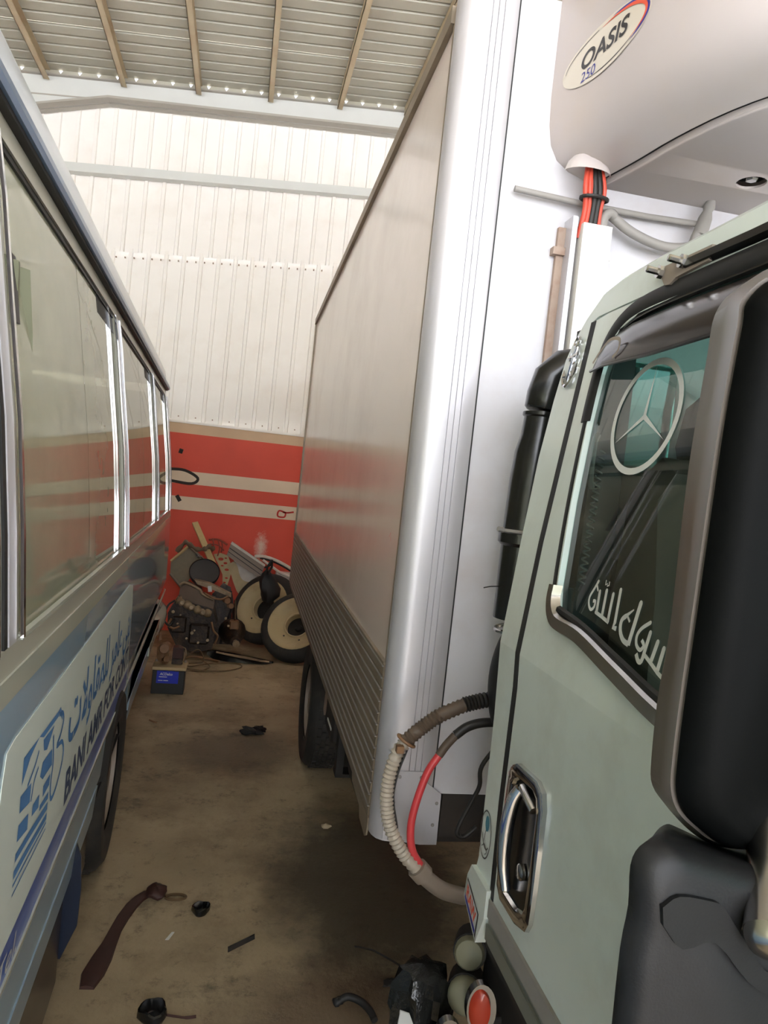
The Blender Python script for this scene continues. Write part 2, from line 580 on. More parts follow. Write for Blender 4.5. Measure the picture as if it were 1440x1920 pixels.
    def loft(s, rings, cap=True, closed=True):
        n = len(rings[0])
        vs = [p for r in rings for p in r]
        fs = []
        for i in range(len(rings) - 1):
            for k in range(n if closed else n - 1):
                l = (k + 1) % n
                fs.append((i * n + k, i * n + l, (i + 1) * n + l, (i + 1) * n + k))
        if cap:
            fs.append(tuple(range(n))[::-1])
            fs.append(tuple((len(rings) - 1) * n + k for k in range(n)))
        return s.add(vs, fs)

    def blob(s, c, r, seed=0, n=10, m=7, amp=0.25):
        rnd = random.Random(seed)
        ph = [rnd.uniform(0, 6.28) for _ in range(6)]
        vs = []
        for i in range(m + 1):
            th = PI * i / m
            for k in range(n):
                a = 2 * PI * k / n
                q = 1 + amp * (math.sin(3 * a + ph[0]) * math.sin(2 * th + ph[1]) + 0.6 * math.sin(5 * a + ph[2] + 3 * th) * math.sin(th))
                vs.append((c[0] + r[0] * q * math.sin(th) * math.cos(a), c[1] + r[1] * q * math.sin(th) * math.sin(a), c[2] + r[2] * q * math.cos(th)))
        fs = []
        for i in range(m):
            for k in range(n):
                l = (k + 1) % n
                fs.append((i * n + k, (i + 1) * n + k, (i + 1) * n + l, i * n + l))
        return s.add(vs, fs)


ORG = {}          # frame position of each object's origin (frames have no scale)


def obj(name, mb, m, parent=None, smooth=None, base=None, **props):
    """one mesh object; mesh coordinates are given in the parent's frame"""
    me = bpy.data.meshes.new(name)
    lo = [min(p[k] for p in mb.v) for k in range(3)]
    hi = [max(p[k] for p in mb.v) for k in range(3)]
    c = Vector([(lo[0] + hi[0]) / 2, (lo[1] + hi[1]) / 2, lo[2]]) if base is None else Vector(base)
    me.from_pydata([tuple(Vector(p) - c) for p in mb.v], [], mb.f)
    ms = m if isinstance(m, (list, tuple)) else [m]
    for q in ms:
        me.materials.append(M[q] if isinstance(q, str) else q)
    if len(ms) > 1:
        me.polygons.foreach_set('material_index', mb.mi)
    import bmesh
    b = bmesh.new()
    b.from_mesh(me)
    bmesh.ops.remove_doubles(b, verts=b.verts, dist=1e-5)
    bmesh.ops.recalc_face_normals(b, faces=b.faces)
    b.to_mesh(me)
    b.free()
    if smooth is not None:
        me.polygons.foreach_set('use_smooth', [True] * len(me.polygons))
        me.set_sharp_from_angle(angle=math.radians(smooth))
    o = bpy.data.objects.new(name, me)
    COL.objects.link(o)
    if parent is not None:
        o.parent = parent
        o.location = c - ORG.get(parent, Vector((0, 0, 0)))
    else:
        o.location = c
    ORG[o] = c
    for k, v in props.items():
        o[k] = v
    return o


def empty(name, base, world=None, **props):
    """an Empty at the thing's base; base in its own frame, world = Matrix of that frame"""
    o = bpy.data.objects.new(name, None)
    o.empty_display_size = 0.1
    COL.objects.link(o)
    w = world if world is not None else Matrix.Identity(4)
    o.matrix_world = w @ Matrix.Translation(Vector(base))
    ORG[o] = Vector(base)
    for k, v in props.items():
        o[k] = v
    return o


def tag(o, label, cat, group=None):
    o['label'] = label
    o['category'] = cat
    if group:
        o['group'] = group
    return o


def spline(pts, n=6):
    """Catmull-Rom through pts"""
    P = [Vector(p) for p in pts]
    out = []
    for i in range(len(P) - 1):
        a = P[i - 1] if i > 0 else P[i] * 2 - P[i + 1]
        b, c = P[i], P[i + 1]
        d = P[i + 2] if i + 2 < len(P) else P[i + 1] * 2 - P[i]
        for k in range(n):
            t = k / n
            out.append(0.5 * ((2 * b) + (-a + c) * t + (2 * a - 5 * b + 4 * c - d) * t * t + (-a + 3 * b - 3 * c + d) * t ** 3))
    out.append(P[-1])
    return out


def text_mb(body, fn, height, shear=0.0, sx=1.0, bold=0.0):
    """flat lettering; fn(u, v) -> 3D with u along the baseline, v up; returns MB and its width"""
    c = bpy.data.curves.new('lettering', 'FONT')
    c.body = body
    c.size = height / 0.7
    c.shear = shear
    c.offset = bold
    o = bpy.data.objects.new('lettering', c)
    COL.objects.link(o)
    dg = bpy.context.evaluated_depsgraph_get()
    me = bpy.data.meshes.new_from_object(o.evaluated_get(dg))
    mb = MB()
    w = max([v.co.x for v in me.vertices] or [0])
    mb.add([fn(v.co.x * sx, v.co.y) for v in me.vertices], [tuple(p.vertices) for p in me.polygons])
    bpy.data.objects.remove(o)
    bpy.data.meshes.remove(me)
    bpy.data.curves.remove(c)
    return mb, w * sx


def ribbon(mb, pts, w, fn):
    """flat stroke of width w along 2D pts, mapped by fn(u, v)"""
    P = [Vector((p[0], p[1])) for p in pts]
    n = len(P)
    ws = w if isinstance(w, (list, tuple)) else [w] * n
    L, Rr = [], []
    for i in range(n):
        t = (P[min(i + 1, n - 1)] - P[max(i - 1, 0)])
        if t.length < 1e-9:
            t = Vector((1, 0))
        t.normalize()
        q = Vector((-t.y, t.x)) * ws[i] / 2
        L.append(P[i] + q)
        Rr.append(P[i] - q)
    vs = [fn(p.x, p.y) for p in L] + [fn(p.x, p.y) for p in Rr]
    mb.add(vs, [(i, i + 1, n + i + 1, n + i) for i in range(n - 1)])


def sp2(pts, n=5):
    return [(p.x, p.y) for p in spline([(a, b, 0) for a, b in pts], n)]


# ------------------------------------------------------------------ the building
WY = 8.0                                   # inner face of the back wall
ROOF_A, ROOF_B = 5.78, 0.104               # roof underside at the back wall: z = A + B x
RIB = 0.178


def rz(x):
    return ROOF_A + ROOF_B * x


obj('floor', MB().box((-5.5, -4.5, -0.2), (6.0, 8.2, 0.0)), 'floor', base=(0, 0, 0), kind='structure')
obj('ground', MB().box((-40, -60, -0.22), (40, -4.5, -0.01)), 'yard', kind='structure')

wall = obj('wall_back', MB().box((-5.5, WY, 0), (6.0, WY + 0.2, 2.25)), 'wall', kind='structure')


def sheet_bm(z_lo, z_hi, n, y):
    """ribbed sheet n ribs wide from x = 0; z_lo / z_hi are functions of x"""
    mb = MB()
    prof = []
    for k in range(n):
        x = k * RIB
        prof += [(x, 0.0), (x + 0.007, -0.026), (x + 0.037, -0.026), (x + 0.044, 0.0)]
    prof.append((n * RIB, 0.0))
    for i in range(len(prof) - 1):
        (a, ya), (b, yb) = prof[i], prof[i + 1]
        mb.add([(a, y + ya, z_lo(a)), (b, y + yb, z_lo(b)), (b, y + yb, z_hi(b)), (a, y + ya, z_hi(a))], [(0, 1, 2, 3)])
    return mb


def seam(x):
    return 4.108 + 0.096 * x


x = -5.45
while x < 5.9:
    x0 = x
    low = sheet_bm(lambda u: 2.25, lambda u: seam(x0 + u) + 0.0, 5, WY + 0.05)
    low.v = [(a + x0, b, c) for a, b, c in low.v]
    obj('siding_sheet', low, 'siding', wall)
    upm = sheet_bm(lambda u: seam(x0 + u) - 0.03, lambda u: rz(x0 + u) - 0.08, 5, WY + 0.03)
    upm.v = [(a + x0 + 0.5 * RIB, b, c) for a, b, c in upm.v]
    obj('siding_sheet', upm, 'siding', wall)
    x += 5 * RIB
# sheet edge bar at the seam, fixing screws above the masonry
obj('sill_ledge', MB().box((-5.5, WY - 0.012, 2.235), (6.0, WY + 0.06, 2.262)), 'siding', wall)
mb = MB()
for k in range(26):
    xx = -1.6 + k * RIB * 0.5
    mb.box((xx, WY + 0.032, 2.30), (xx + 0.012, WY + 0.048, 2.312))
    mb.box((xx + 0.03, WY + 0.006, seam(xx) - 0.10), (xx + 0.042, WY + 0.03, seam(xx) - 0.088))
obj('fixing_screws', mb, 'rust', wall, kind='stuff')

# horizontal girt (follows the roof slope), top beam and its haunch
for k, (za, sl_, h, dp, nm, mm) in enumerate(((4.858, 0.098, 0.088, 0.09, 'trim_1', 'beam'),)):
    mb = MB()
    xs_ = [-5.4, 5.9]
    vs = []
    for xx in xs_:
        z = za + sl_ * xx
        vs += [(xx, WY - dp, z - h / 2), (xx, WY + 0.012, z - h / 2), (xx, WY + 0.012, z + h / 2), (xx, WY - dp, z + h / 2)]
    mb.add(vs, [(0, 1, 2, 3), (4, 7, 6, 5), (0, 4, 5, 1), (1, 5, 6, 2), (2, 6, 7, 3), (3, 7, 4, 0)])
    g = obj(nm, mb, mm, kind='structure')


def strip_bar(pts, y0, y1, h):
    mb = MB()
    for i in range(len(pts) - 1):
        (xa, za), (xb, zb) = pts[i], pts[i + 1]
        mb.add([(xa, y0, za), (xb, y0, zb), (xb, y1, zb), (xa, y1, za), (xa, y0, za + h), (xb, y0, zb + h), (xb, y1, zb + h), (xa, y1, za + h)],
               [(0, 1, 2, 3), (7, 6, 5, 4), (0, 4, 5, 1), (1, 5, 6, 2), (2, 6, 7, 3), (3, 7, 4, 0)])
    return mb


def bt(x):
    return rz(x) - 0.045


# web of the beam with a haunch to the left, flange strips
beam_low = [(-5.4, 4.21), (-1.656, 5.362), (5.9, 5.362 + 0.092 * 7.556)]
mb = MB()
for (xa, za), (xb, zb) in zip(beam_low[:-1], beam_low[1:]):
    mb.add([(xa, WY - 0.10, za), (xb, WY - 0.10, zb), (xb, WY - 0.10, bt(xb)), (xa, WY - 0.10, bt(xa)),
            (xa, WY - 0.085, za), (xb, WY - 0.085, zb), (xb, WY - 0.085, bt(xb)), (xa, WY - 0.085, bt(xa))],
           [(0, 1, 2, 3), (7, 6, 5, 4), (0, 4, 5, 1), (2, 6, 7, 3)])
bw = obj('trim_2', mb, 'beam', kind='structure')
obj('flange', strip_bar(beam_low, WY - 0.20, WY + 0.0, 0.022), 'flange', bw)
obj('flange', strip_bar([(-5.4, bt(-5.4)), (5.9, bt(5.9))], WY - 0.14, WY + 0.0, 0.012), 'flange', bw)
obj('web_stiffener', strip_bar([(-5.4, 5.30 - 0.344), (-1.2, 5.43), (-0.9, 5.44)], WY - 0.106, WY - 0.1, 0.012), 'flange', bw)
# closure between beam and roof sheets, notched so that daylight leaks through
mb = MB()
x = -5.4
while x < 5.8:
    z0, z1 = bt(x) + 0.012, rz(x) + 0.03
    w = RIB
    def zz(u): return bt(u) + 0.012
    def zt(u): return rz(u) + 0.02
    a, b, c, d = x, x + 0.055, x + 0.092, x + w
    Y = WY - 0.136
    mb.add([(a, Y, zz(a)), (b, Y, zz(b)), (b, Y, zt(b)), (a, Y, zt(a))], [(0, 1, 2, 3)])
    mb.add([(b, Y, zz(b)), (0.5 * (b + c), Y, zz(b)), (b, Y, zz(b) + 0.030)], [(0, 1, 2)])
    mb.add([(c, Y, zz(c)), (0.5 * (b + c), Y, zz(c)), (c, Y, zz(c) + 0.030)], [(0, 1, 2)])
    mb.add([(b, Y, zz(b) + 0.030), (c, Y, zz(c) + 0.030), (c, Y, zt(c)), (b, Y, zt(b))], [(0, 1, 2, 3)])
    mb.add([(c, Y, zz(c)), (d, Y, zz(d)), (d, Y, zt(d)), (c, Y, zt(c))], [(0, 1, 2, 3)])
    x += w
obj('closure_strip', mb, 'deck', bw)

# roof: sheets with ribs running up the slope, purlins running to the back wall
ceiling = obj('ceiling', strip_bar([(-5.5, rz(-5.5) - 0.02), (6.0, rz(6.0) - 0.02)], -4.55, -4.4, 0.12), 'purlin', kind='structure')


def roof_sheet(y0, n):
    mb = MB()
    prof = []
    P = 0.16
    for k in range(n):
        y = y0 + k * P
        prof += [(y, 0.0), (y + 0.004, 0.030), (y + 0.028, 0.030), (y + 0.040, 0.0)]
    prof.append((y0 + n * P, 0.0))
    for (a, za), (b, zb) in zip(prof[:-1], prof[1:]):
        mb.add([(-5.5, a, rz(-5.5) + za), (6.0, a, rz(6.0) + za), (6.0, b, rz(6.0) + zb), (-5.5, b, rz(-5.5) + zb)], [(3, 2, 1, 0)])
    return mb


y = 7.868
k = 0
while y > -4.3:
    y -= 0.8
    gap = 0.012 if k == 1 else 0.0
    m_ = roof_sheet(y - 0.02 * k * 0, 5)
    if k == 1:                                        # lap that does not quite close: a bright line of daylight
        m_.v = [(a, b if b < y + 0.79 else b - 0.0012, c + 0.0) for a, b, c in m_.v]
    obj('roof_sheet', m_, 'deck', ceiling)
    k += 1
for i in range(-4, 7):
    xx = -0.066 + 0.728 * i
    z = rz(xx)
    mb = MB()
    mb.box((xx - 0.025, -4.4, z - 0.10), (xx - 0.019, WY - 0.14, z - 0.002))
    mb.box((xx - 0.025, -4.4, z - 0.10), (xx + 0.03, WY - 0.14, z - 0.094))
    mb.box((xx - 0.025, -4.4, z - 0.008), (xx + 0.03, WY - 0.14, z - 0.002))
    obj('purlin', mb, 'purlin', ceiling)

# side walls of the shed, far to the left and right
for nm, xx, sgn in (('wall_left', -5.5, -1), ('wall_right', 6.0, 1)):
    w_ = obj(nm, MB().box((xx - 0.1, -4.5, 0), (xx + 0.1, 8.2, 2.25)), 'siding', kind='structure')
    yy = -4.5
    while yy < 8.0:
        mb = MB()
        for k in range(10):
            a = yy + k * RIB
            for p, q, dp, dq in ((0, 0.012, 0, 0.016), (0.012, 0.034, 0.016, 0.016), (0.034, 0.046, 0.016, 0), (0.046, RIB, 0, 0)):
                mb.add([(xx - sgn * dp, a + p, 2.25), (xx - sgn * dq, a + q, 2.25), (xx - sgn * dq, a + q, rz(xx) + 0.01), (xx - sgn * dp, a + p, rz(xx) + 0.01)], [(0, 1, 2, 3)])
        obj('siding_sheet', mb, 'siding', w_)
        yy += 10 * RIB

# spray paint marks on the masonry
def wfn(u, v): return (u, WY - 0.002, v)
mb = MB()
ribbon(mb, sp2([(-0.75, 1.735), (-0.58, 1.735), (-0.44, 1.665), (-0.50, 1.60), (-0.72, 1.612)], 5), 0.03, wfn)
obj('spray_mark', mb, 'graffiti', wall)
mb = MB()
ribbon(mb, [(-0.66, 1.99 - 0.05), (-0.62, 1.93)], 0.05, wfn)
ribbon(mb, [(-0.64, 1.46), (-0.60, 1.40)], 0.04, wfn)
obj('spray_mark', mb, 'graffiti', wall)
mb = MB()
ribbon(mb, sp2([(0.62, 1.40), (0.54, 1.385), (0.46, 1.40), (0.45, 1.34), (0.52, 1.335), (0.53, 1.38), (0.50, 1.39)], 5), 0.018, wfn)
obj('spray_mark', mb, 'graffiti_red', wall)
mb = MB()
ribbon(mb, sp2([(1.55, 1.16), (1.35, 1.18), (1.2, 1.0), (1.25, 0.8), (1.45, 0.75)], 5), 0.05, wfn)
ribbon(mb, sp2([(1.15, 1.38), (1.25, 1.34), (1.32, 1.40), (1.4, 1.34), (1.5, 1.39)], 5), 0.015, wfn)
obj('spray_mark', mb, 'graffiti', wall)

# ------------------------------------------------------------------ the bus
BUS_M = Matrix.Rotation(math.radians(1.98), 4, 'Z')
bus = tag(empty('bus', (-1.33, 2.8, 0), BUS_M), 'pale blue and white bus with sliding windows along the aisle', 'bus')
BP = [(0.30, -0.350), (0.44, -0.318), (0.56, -0.309), (0.80, -0.308), (1.00, -0.310), (1.20, -0.315), (1.346, -0.324), (1.40, -0.328), (1.60, -0.344), (1.81, -0.366), (2.05, -0.402),
      (2.217, -0.426), (2.343, -0.449), (2.43, -0.462), (2.60, -0.5)]
BCX = -1.33                                       # centre line


def bx(z):
    for (za, xa), (zb, xb) in zip(BP[:-1], BP[1:]):
        if z <= zb:
            t = (z - za) / (zb - za)
            return xa + (xb - xa) * t
    return BP[-1][1]


def tail(y):
    """the flank turns in at the rear corner"""
    e = y - 6.35
    return 0.0 if e <= 0 else 0.16 - math.sqrt(max(0.0, 0.16 ** 2 - min(e, 0.16) ** 2))


def side_pt(d, sgn=1):
    def f(u, v, w=0.0):
        x = bx(v) + d + w - tail(u)
        return (x, u, v) if sgn > 0 else (2 * BCX - x, u, v)
    return f


def band(y0, y1, z0, z1, d=0.0, sgn=1, th=0.012, ny=None, nz=None):
    """solid strip of the flank between two heights"""
    mb = MB()
    ny = ny or max(1, int((y1 - y0) / 0.8))
    ys = [y0 + (y1 - y0) * i / ny for i in range(ny + 1)]
    if y1 > 6.35:
        ys = sorted(set(ys + [6.35, 6.42, 6.47, 6.50, 6.51]))
        ys = [q for q in ys if y0 <= q <= y1]
    zs = sorted(set([z0, z1] + [z for z, _ in BP if z0 < z < z1]))
    f = side_pt(d, sgn)
    g = side_pt(d - th, sgn)
    mb.grid(lambda u, v: f(u, v), ys, zs)
    mb.grid(lambda u, v: g(u, v), ys, zs)
    for zc in (z0, z1):
        mb.add([f(q, zc) for q in ys] + [g(q, zc) for q in ys], [(i, i + 1, len(ys) + i + 1, len(ys) + i) for i in range(len(ys) - 1)])
    for yc in (y0, y1):
        mb.add([f(yc, q) for q in zs] + [g(yc, q) for q in zs], [(i, i + 1, len(zs) + i + 1, len(zs) + i) for i in range(len(zs) - 1)])
    return mb


Y0, Y1 = -0.9, 6.51
WHY = 3.28                                        # rear axle
# flank below the belt line with the rear wheel arch cut out
for sgn, nm in ((1, 'side_panel'), (-1, 'side_panel')):
    arch = [(WHY + 0.50 * math.cos(a), 0.385 + 0.44 * math.sin(a)) for a in [PI - PI * k / 12 for k in range(13)]]
    arch = [(u, max(v, 0.56)) for u, v in arch if v >= 0.5]
    ys = [6.35, 6.42, 6.47, 6.50, 6.51]
    outer = [(Y0, 0.56)] + [(arch[0][0], 0.56)] + arch[1:-1] + [(arch[-1][0], 0.56)] + [(y, 0.56) for y in ys] + [(y, 0.80) for y in ys[::-1]] + [(Y0, 0.80)]
    mb = MB()
    mb.plate([outer], lambda u, v, d: side_pt(d, sgn)(u, v), 0.0, -0.012)
    obj('skirt_panel', mb, 'bus_low', bus, 40)
    obj('side_panel', band(Y0, Y1, 0.80, 1.300, 0, sgn), 'bus_side', bus, 40)
    obj('belt_panel', band(Y0, Y1, 1.300, 1.346, 0.004, sgn), 'bus_pale', bus, 40)
    obj('lower_rail', band(Y0, WHY - 0.52, 0.44, 0.56, 0.004, sgn), 'bus_low', bus, 40)
    obj('lower_rail', band(WHY + 0.52, 6.45, 0.44, 0.56, 0.004, sgn), 'bus_low', bus, 40)
    obj('sill_frame', band(Y0, Y1, 1.346, 1.398, 0, sgn), 'bus_frame', bus, 40)
    obj('header_frame', band(Y0, Y1, 2.338, 2.405, 0, sgn), 'bus_frame', bus, 40)
# rub strip, painted stripe, under panel
obj('rub_strip', band(Y0, 6.4, 0.700, 0.710, 0.006), 'bus_pale', bus)
obj('rub_strip', band(Y0, 6.4, 0.492, 0.500, 0.003), 'black', bus)
obj('painted_stripe', band(Y0, 3.53, 0.706, 0.791, 0.0015, 1, 0.001), 'stripe_blue', bus)
obj('under_panel', MB().box((-0.42, 0.9, 0.11), (-0.328, 2.345, 0.46), bev=0.01), 'bus_under', bus)
obj('under_panel', MB().box((-0.42, 2.39, 0.20), (-0.336, WHY - 0.42, 0.46), bev=0.01), 'bus_under', bus)
obj('under_panel', MB().box((-0.42, WHY + 0.55, 0.22), (-0.385, 6.3, 0.46)), 'bus_under', bus)
obj('chassis', MB().box((-2.1, -0.9, 0.30), (-0.56, 6.3, 0.5)), 'dark', bus)
obj('bus_floor', MB().box((2 * BCX + 0.36, Y0, 0.86), (-0.36, 6.4, 0.90)), 'bus_in', bus)

# roof: gutter rail, cove, crown
GUT = [(2.395, -0.452), (2.395, -0.428), (2.408, -0.424), (2.440, -0.436), (2.452, -0.452)]
mb = MB()
ys = [Y0, 6.36]
for yy in ys:
    mb.add([(x, yy, z) for z, x in GUT], [])
k = len(GUT)
for i in range(k):
    j = (i + 1) % k
    mb.f.append((i, j, k + j, k + i)); mb.mi.append(0)
mb.f += [tuple(range(k)), tuple(range(k, 2 * k))]; mb.mi += [0, 0]
obj('roof_gutter', mb, 'bus_gutter', bus)
obj('gutter_seal', MB().box((-0.462, Y0, 2.385), (-0.436, 6.34, 2.396)), 'black', bus)
RC = [(2.40, -0.458), (2.452, -0.458), (2.50, -0.460), (2.54, -0.470), (2.575, -0.50), (2.60, -0.56), (2.625, -0.70), (2.645, -0.95), (2.65, BCX)]
RC = RC + [(z, 2 * BCX - x) for z, x in RC[-2::-1]]
mb = MB()
rr = []
for yy, q in ((Y0, 1.0), (1.0, 1.0), (3.0, 1.0), (5.0, 1.0), (6.1, 1.0), (6.30, 0.985), (6.40, 0.93), (6.44, 0.8)):
    rr.append([(BCX + (x - BCX) * (1 if q > .95 else 0.9 + q * 0.1), yy, 2.40 + (z - 2.40) * q) for z, x in RC])
mb.loft(rr, cap=False, closed=False)
obj('roof', mb, 'bus_roof', bus, 40)
# rear end wall, rear bumper
mb = MB()
mb.box((2 * BCX + 0.47, 6.44, 0.45), (-0.47, 6.50, 1.35))
obj('rear_panel', mb, 'bus_side', bus)
mb = MB()
mb.box((2 * BCX + 0.5, 6.42, 1.38), (-0.50, 6.43, 2.36))
obj('rear_window', mb, 'glass_bus', bus)
mb = MB()
pts = spline([(-0.345, 5.75, 0.50), (-0.318, 6.1, 0.50), (-0.322, 6.4, 0.50), (-0.38, 6.56, 0.50), (-0.55, 6.60, 0.50), (-1.33, 6.61, 0.50)], 5)
mb.tube(pts, [0.02] + [0.045] * (len(pts) - 1), 8, flat=2.0)
obj('bumper', mb, 'bus_pale', bus, 50)
# light trim edge low on the rear quarter
obj('corner_trim', MB().box((-0.312, 4.9, 0.50), (-0.300, 6.05, 0.56)), 'bus_pale', bus)

# windows: panes, posts, chrome strips, black seals, latches
posts = [(-0.80, -0.62), (1.335, 1.485), (3.125, 3.235), (4.90, 4.99), (6.20, 6.36)]
for sgn in (1, -1):
    for a, b in posts:
        obj('window_post', band(a, b, 1.398, 2.338, -0.004, sgn, 0.02, 1), 'bus_frame', bus, 40)
    for i in range(4):
        a, b = posts[i][1], posts[i + 1][0]
        mid = (a + b) / 2 + 0.03
        for q0, q1, dd in ((a - 0.01, mid, -0.0125), (mid, b + 0.01, -0.012)):
            mb = MB()
            f = side_pt(dd, sgn)
            zs = [1.365, 1.398, 1.50, 1.60, 1.70, 1.81, 1.93, 2.05, 2.13, 2.217, 2.28, 2.338, 2.37]
            mb.grid(lambda u, v: f(u, v), [q0, q1], zs)
            obj('window_pane', mb, 'glass_bus', bus, 60)


def vbar(yc, w, d, z0=1.398, z1=2.338, th=0.006):
    return band(yc - w / 2, yc + w / 2, z0, z1, d, 1, th, 1)


for (a, b) in posts[1:]:
    obj('window_trim', vbar(a - 0.012, 0.010, 0.006), 'chrome', bus, 40)
    obj('window_trim', vbar(b - 0.004, 0.014, 0.008), 'chrome', bus, 40)
    obj('window_seal', vbar((a + b) / 2 - 0.03, 0.02, 0.001), 'black', bus, 40)
    obj('window_channel', vbar((a + b) / 2 + 0.012, 0.05, 0.002), 'alu', bus, 40)
for i in range(4):
    a, b = posts[i][1], posts[i + 1][0]
    obj('window_seal', band(a + 0.02, b - 0.02, 2.322, 2.338, -0.006, 1, 0.01), 'black', bus, 40)
    obj('window_seal', band(b - 0.42, b - 0.01, 2.262, 2.322, -0.011, 1, 0.01), 'black', bus, 40)
    obj('window_rail', band(a, b, 1.392, 1.402, 0.004, 1, 0.012), 'bus_pale', bus, 40)
    # upright stile of the sliding pane with its pull
    obj('pane_stile', vbar(b - 0.16, 0.012, -0.004), 'chrome', bus, 40)
    obj('window_latch', band(a + 0.055, a + 0.085, 2.00, 2.13, -0.004, 1, 0.016, 1), 'disc', bus, 40)

# lettering film on the flank
film = [(1.372, 1.15), (1.395, 1.205), (1.45, 1.213), (3.35, 1.213), (3.49, 1.19), (3.515, 1.10), (3.53, 0.792), (1.34, 0.792), (1.345, 1.0)]
mb = MB()
mb.plate([film], lambda u, v, d: side_pt(d)(u, v), 0.0005, 0.0022)
sign = obj('sign_panel', mb, 'bus_sign', bus)


def sfn(u, v): return side_pt(0.0032)(u, v)


def flatpoly(polys, fn):
    mb = MB()
    for p in polys:
        tri = tessellate_polygon([[Vector((a, b, 0)) for a, b in p]])
        mb.add([fn(a, b) for a, b in p], [tuple(t) for t in tri])
    return mb


logo = [[(1.657, 1.141), (1.879, 1.132), (1.862, 1.118), (1.70, 1.125)],
        [(1.70, 1.119), (1.816, 1.112), (1.745, 1.080), (1.712, 1.090)],
        [(1.86, 1.130), (1.916, 1.090), (1.905, 1.112), (1.88, 1.136)],
        [(1.657, 1.141), (1.524, 1.147), (1.519, 1.093), (1.581, 1.126)],
        [(1.804, 1.059), (1.707, 1.066), (1.687, 1.041), (1.716, 1.023), (1.813, 1.018)],
        [(1.799, 1.002), (1.728, 1.002), (1.730, 0.976), (1.797, 0.976)],
        [(1.604, 1.063), (1.514, 1.073), (1.514, 1.039), (1.598, 1.024)],
        [(1.692, 1.000), (1.632, 1.003), (1.627, 0.980), (1.692, 0.970)],
        [(1.593, 1.003), (1.512, 1.016), (1.507, 0.985), (1.595, 0.968)],
        [(1.797, 0.960), (1.706, 0.968), (1.704, 0.955), (1.795, 0.944)],
        [(1.797, 0.936), (1.60, 0.955), (1.505, 0.962), (1.505, 0.945), (1.60, 0.938), (1.795, 0.918)],
        [(1.795, 0.910), (1.60, 0.925), (1.502, 0.930), (1.502, 0.912), (1.60, 0.908), (1.795, 0.895)]]
mb = flatpoly(logo, sfn)
ribbon(mb, sp2([(1.81, 1.09), (1.826, 1.02), (1.815, 0.97), (1.835, 0.925), (1.90, 0.935), (1.955, 0.985), (1.93, 1.03), (1.86, 1.045), (1.90, 1.06), (1.93, 1.085), (1.912, 1.11), (1.87, 1.12)], 5), 0.012, sfn)
ribbon(mb, sp2([(1.57, 1.07), (1.63, 1.09), (1.66, 1.11)], 4), 0.008, sfn)
ribbon(mb, sp2([(1.61, 1.02), (1.63, 1.055), (1.665, 1.072)], 4), 0.008, sfn)
ribbon(mb, [(1.795, 0.887), (1.50, 0.900)], 0.006, sfn)
ribbon(mb, [(1.795, 0.872), (1.50, 0.880)], 0.004, sfn)
obj('company_emblem', mb, 'sign_blue', sign)

# Arabic line, contextual letter forms written from left to right as they stand on the bus
arab = '\uFE95\uFEFB\uFEED\uFE8E\uFED8\uFEE4\uFEE0\uFEDF \uFEAE\uFEE3\uFE8E\uFECB \uFEF2\uFEE8\uFE91'
t_, w_ = text_mb(arab, lambda u, v: (u, v, 0), 0.140, bold=0.0035)
k = 1.46 / w_
t_.v = [sfn(2.01 + p[0] * k, 0.990 + p[1] - 0.020 * (p[0] * k)) for p in t_.v]
obj('arabic_lettering', t_, 'sign_blue', sign)
t_, w_ = text_mb('BANI AMR FOR CONT.', lambda u, v: (u, v, 0), 0.088, bold=0.004)
k = 1.48 / w_
t_.v = [sfn(2.02 + p[0] * k, 0.822 + p[1]) for p in t_.v]
obj('latin_lettering', t_, 'sign_ink', sign)

t_, w_ = text_mb('Tel.', lambda u, v: (u, v, 0), 0.05, shear=0.2)
t_.v = [side_pt(0.004)(1.42 + p[0] * 0.16 / w_, 0.722 + p[1]) for p in t_.v]
obj('stripe_lettering', t_, 'ink_white', bus)

# wheel, mud flap
wx = -0.30


def wheel(name, parent, cx, cy, cz, R, wd, face, rim='grey_steel', tread=True):
    """road wheel; outer face towards face (+1 / -1 in x)"""
    mb = MB()
    prof = [(R * 0.60, 0.0), (R * 0.66, 0.014), (R * 0.90, 0.016), (R * 0.985, -0.012), (R, -0.04), (R, -wd + 0.04), (R * 0.985, -wd + 0.012), (R * 0.9, -wd), (R * 0.60, -wd + 0.02)]
    mb.lathe([(r, h) for r, h in prof], (cx, cy, cz), (face, 0, 0), 40)
    ty = obj(name, mb, 'tyre', parent, 40)
    if tread:
        mb = MB()
        n = 46
        for i in range(n):
            a = 2 * PI * i / n
            for j in range(5):
                h = -0.03 - (wd - 0.06) * (j + 0.5) / 5
                c = Vector((cx + face * h, cy + math.cos(a + 0.06 * (j % 2)) * R, cz + math.sin(a + 0.06 * (j % 2)) * R))
                rot = Matrix.Rotation(a + 0.06 * (j % 2), 3, 'X')
                sz = Vector(((wd - 0.06) / 5 * 0.38, 0.007, PI * R / n * 0.72))
                vs = [c + rot @ Vector((sx * sz.x, sy * sz.y, s2 * sz.z)) for sx in (-1, 1) for sy in (-1, 1) for s2 in (-1, 1)]
                mb.add(vs, [(0, 1, 3, 2), (4, 6, 7, 5), (0, 4, 5, 1), (2, 3, 7, 6), (0, 2, 6, 4), (1, 5, 7, 3)])
        obj('tread_blocks', mb, 'tyre', ty, kind='stuff')
    mb = MB()
    mb.lathe([(R * 0.61, -0.01), (R * 0.56, -0.005), (R * 0.54, -0.05), (R * 0.42, -0.08), (R * 0.24, -0.05), (R * 0.20, -0.01), (R * 0.05, -0.005)], (cx, cy, cz), (face, 0, 0), 32)
    obj('rim', mb, rim, ty, 40)
    return ty


